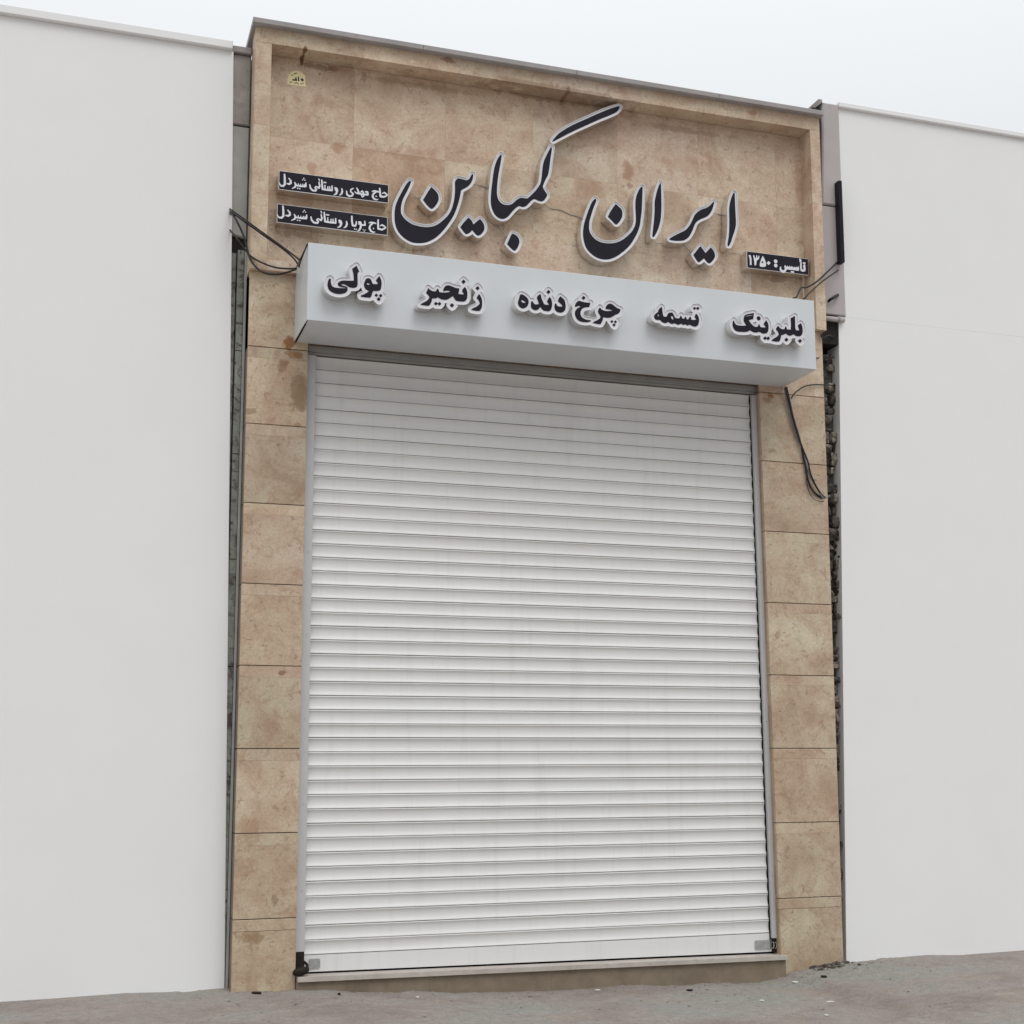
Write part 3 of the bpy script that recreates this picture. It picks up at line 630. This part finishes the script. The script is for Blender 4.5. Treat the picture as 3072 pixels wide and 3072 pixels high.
def w3(s):
    s.poly([(250,465),(310,480),(400,540),(460,610),(490,700),(470,800),(420,870),(350,910),(280,915),(200,870),(155,800),(145,710),(180,600),(205,500)])
    s.poly([(235,670),(290,650),(350,690),(400,715),(360,740),(290,730)], True)
    s.poly([(850,460),(885,490),(900,580),(940,680),(980,770),(1040,800),(1150,805),(1110,740),(1080,690),(1120,610),(1165,550),(1210,610),(1240,720),(1240,850),(1210,950),(1150,1005),(1050,1005),(960,980),(900,920),(865,860),(820,930),(750,970),(670,970),(600,930),(565,870),(560,780),(575,700),(605,680),(640,740),(690,785),(760,790),(820,775),(790,680),(755,570),(800,500)])
    s.dia(1125, 390, 66)
    s.poly([(1505,530),(1570,580),(1640,650),(1670,750),(1680,860),(1660,970),(1600,1030),(1520,1055),(1430,1040),(1360,990),(1320,900),(1325,800),(1350,755),(1385,780),(1400,830),(1480,860),(1580,865),(1550,800),(1490,740),(1425,690),(1460,590)])
word('raised white-edged word دنده, in the middle of the silver sign box', (1540, 840, k2), w3)
def w4(s):
    s.poly([(270,660),(265,600),(310,510),(380,460),(450,475),(560,505),(680,520),(760,520),(740,600),(720,660),(620,665),(530,690),(470,740),(440,820),(440,900),(480,980),(560,1040),(670,1075),(780,1085),(760,1120),(680,1145),(560,1145),(430,1120),(340,1060),(280,960),(260,850),(290,760),(360,690),(430,660),(440,635),(380,620),(330,640)])
    s.dia(540, 365, 65)
    s.poly([(1065,670),(1110,730),(1180,770),(1300,790),(1460,780),(1460,760),(1400,745),(1330,730),(1245,720),(1260,650),(1310,580),(1390,550),(1470,575),(1560,650),(1640,700),(1725,730),(1715,800),(1660,870),(1580,900),(1480,960),(1400,1000),(1280,1005),(1170,985),(1150,1090),(1100,1190),(1060,1215),(940,1195),(830,1170),(880,1130),(1010,1065),(1080,1000),(1070,930),(1010,840),(1010,760)])
    s.dia(1450, 1125, 50).dia(1565, 1135, 50).dia(1520, 1235, 54)
word('raised white-edged word چرخ, just right of the middle of the silver sign box', (1700, 860, k2), w4)
def w5(s):
    s.poly([(450,310),(465,350),(480,500),(510,600),(550,615),(610,610),(640,530),(690,495),(780,495),(820,560),(860,640),(920,665),(990,665),(1040,570),(1080,660),(1130,680),(1185,600),(1220,690),(1255,700),(1310,620),(1340,620),(1360,710),(1420,715),(1510,705),(1480,660),(1460,610),(1500,520),(1550,570),(1585,650),(1590,760),(1560,870),(1490,915),(1400,905),(1340,870),(1290,860),(1240,885),(1180,850),(1110,865),(1050,830),(960,860),(890,835),(840,815),(760,835),(690,800),(640,770),(600,805),(520,805),(450,760),(400,715),(300,710),(240,670),(220,600),(260,530),(340,470),(360,400)])
    s.poly([(320,570),(360,540),(380,600),(350,605)], True); s.poly([(735,600),(780,590),(810,650),(800,710),(770,690),(735,640)], True)
    s.dia(1455, 360, 48).dia(1555, 360, 52)
word('raised white-edged word تسمه, second from the right on the silver sign box', (1940, 890, 190/1932), w5)
def w6(s):
    s.poly([(230,305),(250,370),(290,410),(370,425),(500,430),(490,390),(450,320),(470,200),(560,165),(680,145),(670,200),(665,275),(560,305),(590,350),(640,410),(700,450),(760,450),(795,380),(820,450),(880,465),(945,465),(900,400),(895,380),(950,300),(990,370),(1005,470),(990,560),(950,595),(870,600),(800,565),(730,580),(650,565),(590,530),(530,560),(420,565),(310,555),(240,510),(205,430),(205,350)])
    s.poly([(488,214),(580,192),(655,184),(652,196),(580,208),(492,226)], True)
    s.dot(783, 262, 40).dia(925, 705, 42).dia(995, 708, 42)
    s.poly([(1220,430),(1260,480),(1310,505),(1360,500),(1385,430),(1420,510),(1500,515),(1505,400),(1495,260),(1590,210),(1595,350),(1600,480),(1620,530),(1690,530),(1670,470),(1655,420),(1720,370),(1750,430),(1765,530),(1750,620),(1700,660),(1620,655),(1560,620),(1500,650),(1440,640),(1390,600),(1340,625),(1285,640),(1270,720),(1240,780),(1160,780),(1065,760),(1110,720),(1190,670),(1235,620),(1210,560),(1170,510),(1190,460)])
    s.dia(1400, 738, 45).dia(1705, 765, 45)
word('raised white-edged word بلبرینگ, rightmost on the silver sign box', (2170, 920, 260/1932), w6)

# small black boards on the stone
YN = .004
def board(label, region, corners, words):
    q = [U(region[0]+x*region[2], region[1]+y*region[2], YN) for x, y in corners]      # TL, TR, BR, BL
    xl = (q[0][0]+q[3][0])/2; xr = (q[1][0]+q[2][0])/2; zt = (q[0][1]+q[1][1])/2; zb = (q[2][1]+q[3][1])/2
    r = thing('name_board', label, 'sign', 'small black boards with white lettering')
    MB().slab([(xl, zb), (xr, zb), (xr, zt), (xl, zt)], YN, .1235, .0015).build('board_case', 'case', r)
    MB().slab([(xl+.005, zb+.005), (xr-.005, zb+.005), (xr-.005, zt-.005), (xl+.005, zt-.005)], YN-.002, YN-.0003, .0005).build('board_face', 'black', r)
    for wd in words:
        s = Shape(region, YN-.0045); wd(s); s.field(.004, .0016); mb = MB()
        for grp in nest(contours(s.F, s.xs, s.zs, 0.0, .0003), 4e-6): prism(mb, grp, YN-.0045, YN-.0021)
        mb.build('board_lettering', 'text', r)
    return r
RM = (820, 500, 360/1932)
def lam_dal(s, T):
    s.stroke(T(180,125,12), T(185,200,15), T(186,280,16), T(160,312,15), T(125,308,13), T(100,280,9), T(97,255,6))
    s.stroke(T(250,188,8), T(280,225,14), T(282,262,15), T(255,280,15), T(222,272,9))
def shir(s, T):
    s.stroke(T(345,255,9), T(362,290,14), T(350,328,13), T(305,350,6)); s.stroke(T(372,302,12), T(445,314,13), T(518,318,13))
    for x, y in ((402,272), (440,280), (475,282), (500,284)): s.stroke(T(x,y,6), T(x,y+26,9))
    s.stroke(T(524,262,9), T(522,310,13)); s.dot(*T(392,348,11)); s.dot(*T(424,352,11)); s.dot(*T(490,188,10)); s.dot(*T(474,212,9)); s.dot(*T(508,216,9))
def rusta(s, T):
    s.stroke(T(586,290,8), T(598,345,13), T(632,382,14), T(680,388,14), T(695,360,11), T(668,338,8), T(690,318,9), T(735,345,13), T(746,310,13), T(735,245,8))
    s.stroke(T(733,200,9), T(745,224,7)); s.stroke(T(780,215,10), T(786,300,14), T(792,362,14), T(870,376,13), T(945,382,13), T(946,312,10))
    for x in (832, 878, 908): s.stroke(T(x,322 if x > 850 else 300,8), T(x,365,10))
    s.stroke(T(812,252,10), T(845,256,10))
    s.stroke(T(1000,345,16), T(1020,355,16), T(1028,390,16), T(1012,436,13), T(975,456,6)); s.stroke(T(1000,345,14), T(1004,375,13), T(1022,380,12))
    s.stroke(T(1104,355,9), T(1110,400,14), T(1098,436,13), T(1066,460,6))
T1 = lambda x, y, r: (x, y, r)
def T2(x, y, r):
    x2 = 155+(x-180)*1.108; return (x2, y+515+.147*(x2-x), r)
def mahdi(s):
    s.stroke((1178,392,8), (1186,448,14), (1225,476,14), (1270,466,13), (1285,435,12), (1245,402,10), (1248,370,11), (1285,350,9))
    s.stroke((1345,345,9), (1368,395,14), (1380,432,14), (1335,424,11), (1312,402,7))
    s.stroke((1380,434,12), (1450,446,13), (1520,452,13)); s.stroke((1408,410,9), (1432,392,11), (1452,415,11), (1440,440,11)); s.stroke((1420,460,9), (1432,486,9), (1455,476,9), (1460,452,9))
    s.stroke((1490,405,14), (1512,408,15), (1524,440,14))
def haj1(s):
    s.stroke((1592,400,8), (1625,388,12), (1662,398,13), (1705,408,11)); s.stroke((1655,405,12), (1612,435,13), (1596,478,14), (1620,516,14), (1655,532,11), (1685,526,6)); s.dia(1655, 476, 14)
    s.stroke((1712,350,11), (1720,420,14), (1726,478,16), (1780,486,14), (1820,472,10), (1838,455,8)); s.stroke((1758,430,7), (1785,416,12), (1815,436,13), (1836,456,9))
def haj2(s):
    s.stroke((1542,905,8), (1575,896,12), (1612,904,13), (1648,912,10)); s.stroke((1600,912,12), (1560,945,13), (1546,990,14), (1570,1035,14), (1605,1055,11), (1635,1052,6)); s.dia(1612, 995, 13)
    s.stroke((1688,858,11), (1686,930,14), (1690,998,16), (1745,1014,14), (1785,1000,11), (1812,982,8)); s.stroke((1722,950,7), (1752,938,12), (1785,958,13), (1808,982,9))
def puya(s):
    s.stroke((1264,798,11), (1266,880,14), (1278,945,15), (1318,954,13), (1336,920,12), (1335,882,8)); s.dot(1308, 1003, 10); s.dot(1336, 1010, 10)
    s.stroke((1382,892,14), (1404,898,15), (1412,935,14), (1404,985,14), (1386,1018,12), (1358,1038,6)); s.stroke((1380,895,13), (1386,925,13), (1440,940,13), (1476,940,13), (1472,878,9))
    s.dot(1448, 1016, 8); s.dot(1476, 1022, 8); s.dot(1462, 1044, 8)
board('upper black name board with white lettering, left of the shop name', RM, [(90,45),(1862,305),(1855,600),(80,358)],
      [lambda s: lam_dal(s, T1), lambda s: shir(s, T1), lambda s: rusta(s, T1), mahdi, haj1])
board('lower black name board with white lettering, just above the sign box', RM, [(60,572),(1845,832),(1838,1125),(52,882)],
      [lambda s: lam_dal(s, T2), lambda s: shir(s, T2), lambda s: rusta(s, T2), puya, haj2])
def num(s):
    s.poly([(225,225),(275,220),(300,300),(305,480),(262,485),(258,330)])
    s.poly([(345,235),(375,225),(395,290),(420,300),(430,225),(450,225),(455,290),(475,285),(485,235),(510,240),(500,320),(460,350),(440,380),(425,490),(385,490),(375,380),(360,300)])
    s.poly([(595,240),(640,310),(680,420),(685,490),(650,530),(560,530),(525,510),(525,440),(560,330)]); s.poly([(592,370),(622,425),(625,442),(600,432),(565,436),(572,400)], True)
    s.dia(755, 430, 52)
def colon(s): s.dot(940, 385, 42); s.dot(942, 495, 42)
def tasis(s):
    s.poly([(1190,480),(1220,530),(1250,500),(1275,540),(1310,500),(1330,545),(1370,505),(1395,550),(1440,530),(1470,555),(1500,520),(1520,550),(1550,510),(1560,600),(1545,640),(1470,625),(1380,615),(1290,605),(1230,600),(1215,640),(1180,680),(1120,685),(1070,650),(1045,590),(1060,525),(1090,530),(1085,580),(1110,610),(1150,620),(1180,590),(1170,530)])
    s.stroke((1355,662,18), (1410,668,18))
    s.poly([(1590,390),(1620,400),(1630,560),(1640,600),(1670,600),(1675,560),(1660,500),(1690,460),(1720,480),(1725,620),(1700,655),(1640,655),(1600,630),(1585,540)])
    s.stroke((1582,335,20), (1605,362,18), (1578,385,14)); s.stroke((1668,430,17), (1710,434,17))
board('short black board reading تأسیس : ۱۳۵۰ at the right end of the name field', (2220, 740, k1), [(178,120),(1805,310),(1805,745),(178,575)], [num, colon, tasis])

# ------------------------------------------------------------------ sticker
ST = (700, 0, 600/1932); st = thing('sticker', 'small domed yellow sticker with black writing in the top left of the name field', 'sticker')
s = Shape(ST, .120); s.poly([(522,812),(524,760),(545,712),(590,687),(640,690),(680,716),(695,752),(699,837),(650,832),(585,822)]); s.field(.004, .002)
mb = MB(); [prism(mb, q, .120, .1225) for q in s.groups(0)]; mb.build('sticker_sheet', 'sticker', st)
s = Shape(ST, .1185); s.stroke((662,768,11),(668,772,12)); s.stroke((628,742,5),(630,778,6)); s.stroke((604,748,4),(607,772,9),(575,772,6)); s.stroke((586,714,4),(612,706,4)); s.dot(566,725,6); s.field(.004, .0012)
mb = MB(); [prism(mb, q, .1185, .1198) for q in nest(contours(s.F, s.xs, s.zs, 0, .0003), 1e-6)]; mb.build('sticker_lettering', 'ink', st)
s = Shape(ST, .1185)
for x, y in ((545,793),(562,790),(590,800),(606,796),(622,806),(652,806),(668,802)): s.stroke((x,y,4),(x+7,y+5,4))
s.field(.004, .0012); mb = MB(); [prism(mb, q, .1185, .1198) for q in nest(contours(s.F, s.xs, s.zs, 0, .0003), 1e-6)]; mb.build('sticker_digits', 'brownink', st)

# ------------------------------------------------------------------ cables
def cable(label, pts, r, mat='cable', cat='cable', name='cable', group=None):
    P = []
    for px, py, Y in pts: x, z = U(px, py, Y); P.append((x, Y, z))
    if mat != 'pale_wire' and r > .003: r *= 1.3
    o = MB().tube(smooth_path(P, 6), r, 8).build(name, mat, None, True); tag(o, label, cat, group); return o
GL = 'black cables sagging to the left end of the sign box'
cable('straight taut black cable slanting down to the top left corner of the sign box', [(690,627,.165),(694,630,.10),(703,636,-.05),(780,692,-.1),(840,735,-.2),(880,765,-.3),(897,778,-.35)], .0055, group=GL)
cable('second black cable frayed beside the taut one near the sign box corner', [(690,634,.165),(694,637,.10),(703,643,-.03),(782,700,-.09),(842,742,-.19),(878,772,-.29),(893,792,-.33),(898,802,-.34)], .005, group=GL)
cable('deepest sagging black cable hanging below the joint of the stone frame', [(690,640,.165),(694,643,.10),(703,650,-.04),(728,700,-.06),(740,740,-.07),(752,780,-.08),(780,812,-.1),(815,823,-.15),(850,820,-.22),(888,808,-.3)], .0062, group=GL)
cable('shallow sagging black cable crossing the others beside the sign box', [(690,690,.165),(694,695,.10),(703,706,-.04),(728,738,-.05),(752,768,-.06),(790,790,-.1),(830,803,-.16),(865,806,-.25),(890,805,-.3)], .0055, group=GL)
cable('short dark wire running up the left end of the sign box', [(897,800,-.36),(903,780,-.42),(912,757,-.48),(921,734,-.55)], .004)
cable('tiny curl of dark wire on the grey plaster at the left', [(722,762,-.02),(724,748,-.02),(733,742,-.03)], .003)
GR = 'black cables rising right from the top of the sign box'
cable('kinked black cable rising to the right from the sign box top', [(2378,896,-.3),(2390,890,-.28),(2403,864,-.22),(2420,862,-.18),(2450,845,-.12),(2490,808,-.05),(2508,790,.0),(2512,786,.06)], .006, group=GR)
cable('straight black cable rising to the right below the kinked one', [(2410,898,-.28),(2440,868,-.2),(2470,842,-.1),(2507,816,-.03),(2516,808,.06)], .005, group=GR)
cable('thick short black cable end at the far right of the sign box', [(2486,903,.03),(2492,898,-.01),(2500,893,-.02),(2510,887,.0),(2515,884,.06)], .010, group=GR)
GD = 'cables hanging down the right pilaster in a bundle'
cable('thick black cable of the hanging bundle, from sign box down to the ruin', [(2359,1160,-.04),(2368,1200,-.03),(2380,1255,-.025),(2398,1315,-.02),(2410,1370,-.02),(2417,1400,-.02),(2422,1430,-.02),(2432,1462,-.02),(2450,1484,-.015),(2470,1493,.0),(2500,1490,.05)], .0068, group=GD)
cable('grey cable of the hanging bundle on the right pilaster', [(2353,1163,-.04),(2362,1205,-.03),(2376,1262,-.025),(2394,1318,-.02),(2408,1352,-.02),(2416,1380,-.02),(2424,1410,-.02),(2436,1440,-.02),(2456,1472,-.02),(2468,1492,-.01),(2490,1488,.04)], .006, 'greycable', group=GD)
cable('outer black cable of the hanging bundle, curving late to the right', [(2356,1161,-.05),(2366,1200,-.045),(2378,1250,-.04),(2396,1312,-.035),(2413,1358,-.03),(2424,1385,-.03),(2431,1418,-.03),(2444,1450,-.03),(2462,1480,-.02),(2480,1494,.01),(2500,1486,.05)], .0055, group=GD)
cable('thinnest black wire looping lowest beside the hanging bundle', [(2412,1360,-.02),(2419,1410,-.02),(2421,1450,-.02),(2428,1478,-.02),(2442,1498,-.02),(2462,1504,-.015),(2486,1501,.03)], .0028, group=GD)
cable('thin black wire arching from the hanging bundle toward the ruin', [(2374,1196,-.03),(2380,1184,-.03),(2392,1173,-.03),(2412,1160,-.03),(2440,1154,-.02),(2480,1155,.0),(2506,1156,.12)], .0042)
GW = 'thin wires linking the raised letters'
for k_, (lab, pts) in enumerate([
    ('thin pale wire from the left bowl letter to its dot', [(1228,574,.09),(1240,580,.10),(1252,590,.11),(1262,588,.11),(1266,592,.09)]),
    ('thin grey wire from the hooked tooth to the tall centre stroke', [(1415,553,.08),(1440,556,.115),(1456,562,.115),(1470,563,.08)]),
    ('thin pale wire from the left bowl letter to the joined dots', [(1368,650,.09),(1378,662,.115),(1386,672,.09)]),
    ('thin pale wire from the knotted letters down to their dot', [(1505,664,.09),(1500,680,.115),(1510,695,.115),(1520,706,.09)]),
    ('long thin wire between the two halves of the shop name', [(1632,612,.09),(1650,625,.115),(1680,630,.118),(1710,643,.118),(1735,650,.118),(1748,655,.09)]),
    ('thin pale wire from the right bowl letter to its dot', [(1872,657,.09),(1885,659,.115),(1900,664,.09)]),
    ('thin pale wire between right bowl letter and upright stroke', [(1936,604,.09),(1945,608,.118),(1960,609,.09)]),
    ('thin pale wire dangling below the upright stroke', [(1962,715,.09),(1970,727,.115),(1988,728,.115),(2000,722,.09)]),
    ('short loose pale wire end below the upright stroke', [(1972,728,.11),(1974,740,.11),(1969,751,.11)]),
    ('thin grey wire from the S-shaped letter to the rightmost upright stroke', [(2140,640,.09),(2155,643,.117),(2163,645,.117),(2178,646,.09)]),
    ('thin dark wire from the S-shaped letter down to its pair of dots', [(2051,733,.09),(2060,744,.117),(2072,757,.09)]),
    ('thin pale wire from the rightmost upright stroke to the dated board', [(2182,752,.09),(2200,757,.117),(2222,760,.117),(2240,752,.05)])]):
    cable(lab, pts, .0028, 'pale_wire' if 'pale' in lab else 'greycable', 'wire', 'letter_wire', GW)
cable('thin white cable dropping beside the lower left name board', [(812,640,.1),(806,655,.10),(804,700,.10),(804,738,.08),(812,752,-.06),(816,757,-.06)], .0035, 'pale_wire')
cable('thin white cable dropping from the dated board to the sign box', [(2410,828,.09),(2410,870,.09),(2413,905,.09)], .006, 'pale_wire')

# ------------------------------------------------------------------ neighbours
def u0(px, py, Y): return U(px, py, Y)
# left: old plastered pier with a door frame, then a white building
nl = thing('old_doorway_pier', 'narrow weathered plaster pier with a worn grey green door frame at the left edge', 'wall')
NY_ = .19; ztop = 6.655
MB().slab([(-.16, 6.60), (-.0085, 6.60), (-.0085, ztop), (-.16, ztop)], NY_-.03, .6, .006).build('pier_coping', 'cement', nl)
MB().slab([(-.15, 6.02), (-.009, 6.02), (-.009, 6.598), (-.15, 6.598)], NY_, .6, .008).build('plaster_panel', 'greyplaster', nl)
MB().slab([(-.15, 5.13), (-.009, 5.10), (-.009, 6.005), (-.15, 6.008)], NY_+.004, .6, .008).build('plaster_panel', 'paleplaster', nl)
MB().box(-.15, -.009, NY_+.05, .6, 5.0, 6.02).build('dark_backing', 'hollow', nl)
MB().box(-.15, -.002, NY_+.03, .3, -.6, 5.10).build('dark_backing', 'hollow', nl)
MB().slab([(-.022, -.6), (-.003, -.6), (-.003, 5.02), (-.022, 5.02)], NY_-.03, .3, .003).build('frame_strip', 'paleplaster', nl)
for z in np.arange(-.6, 5.0, .8): MB().slab([(-.075, z), (-.024, z), (-.024, z+.796), (-.075, z+.796)], NY_-.02+random.uniform(-.004, .004), .3, .004).build('door_frame_piece', 'greenmetal', nl)
MB().slab([(-.15, -.6), (-.082, -.6), (-.082, 4.98), (-.15, 4.98)], NY_+.01, .3, .004).build('door_leaf', 'greenmetal', nl)
wl = thing('white_building', 'plain white plastered building beyond the left edge of the shop', 'building')
link('wall', [(-16,.16,-.9),(-.022,.16,-.9),(-.022,8,-.9),(-16,8,-.9),(-16,.16,6.6),(-.152,.16,6.6),(-.152,8,6.6),(-16,8,6.6)], [(0,1,2,3),(4,5,6,7),(0,1,5,4),(1,2,6,5),(2,3,7,6),(3,0,4,7)], 'whitewall', wl)
MB().slab([(-16, 6.601), (-.162, 6.601), (-.162, 6.67), (-16, 6.67)], .12, 8, .006).build('roof_coping', 'whitewall', wl)
# right: lilac plaster panel above, ruined rubble wall below, then a white building
nr = thing('neighbour_wall', 'lilac grey plastered wall rising above the coping at the right', 'wall')
x_, z_ = U(2507, 312, .03)
MB().slab([(4.945, 5.965), (5.15, 5.965), (5.15, 6.925), (4.99, 6.925)], .02, .5, .012).build('plaster_panel', 'lilacplaster', nr)
MB().slab([(4.915, 4.30+.66), (5.15, 4.30+.66), (5.15, 5.955), (4.92, 5.955)], .03, .5, .008).build('plaster_panel', 'lilacplaster', nr)
MB().box(4.90, 5.15, .06, .5, 4.7, 6.88).build('dark_joint', 'hollow', nr)
MB().slab([(4.955, 6.90), (4.99, 6.925), (4.99, 6.955), (4.955, 6.955)], .03, .5, .005).build('wall_corner', 'cement', nr)
bs = MB().box(5.075, 5.108, -.05, .02, 5.42, 6.17).build('black_panel', 'black'); tag(bs, 'narrow edge of a black board on the wall at the far right', 'sign')
pp = thing('wall_pipe', 'short grey horizontal pipe just below the plaster at the far right', 'pipe')
a0 = upx(2490, 956, .02); MB().tube([(4.90, .02, a0.z), (5.12, .02, a0.z-.002)], .022, 12).build('pipe_run', 'lilacplaster', pp, True)
MB().tube([(5.055, .02, a0.z), (5.075, .02, a0.z)], .028, 12).build('pipe_collar', 'cement', pp, True)
rb = thing('rubble_wall', 'dark ruined rubble stone wall at the right edge of the shop front', 'wall')
MB().box(4.90, 5.085, .165, .6, -.9, 4.60).build('mortar_bed', 'oldmortar', rb)
MB().box(4.90, 5.085, .25, .6, 4.605, 4.96).build('dark_backing', 'hollow', rb)
rnd = random.Random(3); z = -.65
while z < 4.85:
    h = rnd.uniform(.05, .13); x = 4.915+rnd.uniform(-.01, .02)
    while x < 5.10:
        wd = rnd.uniform(.05, .12)
        if rnd.random() < (.55 if 4.2 < z < 4.8 else .86):
            o = MB().rock((x+wd/2, .15+rnd.uniform(-.03, .04), z+h/2), (wd*.50, .06, h*.50), rnd.random(), 1.42).build('rubble_stone', 'rubble', rb)
            k = rnd.choice([.5, .8, 1.0, 1.6, 2.2]); o.color = (k, k*.97, k*.93, 1)
        x += wd
    z += h
cable('dark twisted scrap of wire on the ruined wall by the sign box', [(2462,1003,-.02),(2470,1015,-.03),(2485,1006,-.03),(2496,1010,.04),(2504,1006,.12)], .006)
gb = thing('rusted_rod', 'thin rusty rod crossing from the sign box end to the ruined wall', 'rod')
q0 = upx(2450, 1074, -.01); q1 = upx(2503, 1072, .10); MB().tube([q0, (q0+q1)/2, q1], .0045, 8).build('rod', 'rust', gb)
wr = thing('white_building', 'plain white plastered building beyond the right edge of the shop', 'building')
link('wall', [(4.925,.045,-.9),(22,.045,-.9),(22,8,-.9),(4.925,8,-.9),(5.085,.045,4.955),(22,.045,4.955),(22,8,4.955),(5.085,8,4.955)], [(0,1,2,3),(4,5,6,7),(0,1,5,4),(1,2,6,5),(2,3,7,6),(3,0,4,7)], 'whitewall', wr)
MB().box(5.152, 22, .045, 8, 4.956, 6.90).build('upper_wall', 'whitewall', wr)
MB().slab([(5.152, 6.901), (22, 6.901), (22, 6.95), (5.152, 6.95)], .01, 8, .006).build('roof_coping', 'whitewall', wr)

# ------------------------------------------------------------------ litter, pebbles
def gpt(px, py):
    """photo point on the pavement"""
    d = FW*FOC + RT*(px-PPX) - UP*(py-PPY); t = 5.0
    for _ in range(400):
        q = CAM+d/np.linalg.norm(d)*t
        if q[2] <= float(ground_z(q[0], q[1])): break
        t += .02
    return q
pb = MB(); rnd = random.Random(11)
for k in range(330):
    x = rnd.uniform(-.3, 5.4); y = -abs(rnd.gauss(0, .5)) if rnd.random() < .5 else rnd.uniform(-2.2, -.05)
    if rnd.random() < .3: x = rnd.uniform(4.2, 5.1); y = -abs(rnd.gauss(0, .25))-.01
    if y < -2.3: continue
    r = rnd.choice([.003, .004, .005, .007, .010])*(1.5 if x > 4.5 and y > -.15 else 1)
    pb.rock((x, y-.04, float(ground_z(x, y-.04))+r*.3), (r*rnd.uniform(.8, 1.6), r*rnd.uniform(.8, 1.4), r*.7), k)
o = pb.build('pebbles', 'ground'); tag(o, 'loose pebbles and grit scattered over the pavement', 'pebbles', kind='stuff')
ch = MB()
for k in range(70):
    x = 4.70+rnd.gauss(0, .10); y = -abs(rnd.gauss(0, .07))-.01; r = rnd.uniform(.008, .022)
    ch.rock((x, y, float(ground_z(x, y))+r*.4), (r*1.2, r, r*.8), k+900)
o = ch.build('rubble_pile', 'rubble'); o.color = (1.1, 1.0, .95, 1); tag(o, 'small heap of dark rubble at the foot of the right pilaster', 'rubble', kind='stuff')
for lab, px, py, l, wd, ang, mat in [
    ('largest white paper scrap, near the right end of the step', 2385, 2948, .055, .018, .1, 'paper'), ('white sliver in front of the middle of the step', 1793, 2974, .045, .010, 0, 'paper'),
    ('small white chip close to the step right of centre', 1965, 2957, .018, .014, .5, 'paper'), ('dark flat stick near the right half of the step', 2069, 2973, .05, .012, -.25, 'rust'),
    ('white scrap lying low at the right edge of the pavement', 2480, 3049, .028, .012, 0, 'paper'), ('pale twig at the right edge of the pavement', 2492, 3008, .07, .008, -.1, 'paper'),
    ('faint pale scrap left of the large paper scrap', 2285, 3005, .04, .012, 0, 'paper'), ('tiny pale scrap in front of the left half of the step', 1252, 2995, .022, .012, .3, 'paper'),
    ('dark lump on the pavement near the left padlock', 1018, 2985, .022, .014, 0, 'rust'), ('dark stone beside the rubble heap on the right', 2472, 2932, .045, .02, .1, 'rust'),
    ('dark crumbled lump at the foot of the left pilaster', 768, 2982, .05, .03, .5, 'rust')]:
    q = gpt(px, py); z0 = float(ground_z(q[0], q[1])); ca, sa = math.cos(ang), math.sin(ang); pts = []
    n = 9
    for i in range(n):
        t = 2*math.pi*i/n; rr0 = random.uniform(.75, 1.1); a_, b_ = l/2*math.cos(t)*rr0, wd*1.6*math.sin(t)*rr0
        pts.append((q[0]+a_*ca-b_*sa, q[1]+a_*sa+b_*ca))
    th = .003 if mat == 'paper' else .006
    v = [(x, y, z0+.002) for x, y in pts]+[(x, y, z0+th+.004+random.uniform(0, .003)) for x, y in pts]+[(q[0], q[1], z0+th+.008)]
    f = [(i, (i+1) % n, n+(i+1) % n, n+i) for i in range(n)]+[(n+i, n+(i+1) % n, 2*n) for i in range(n)]+[tuple(range(n))]
    nm = 'paper_scrap' if mat == 'paper' else 'debris_lump'
    tag(link(nm, v, f, mat), lab, 'litter', 'litter on the pavement')
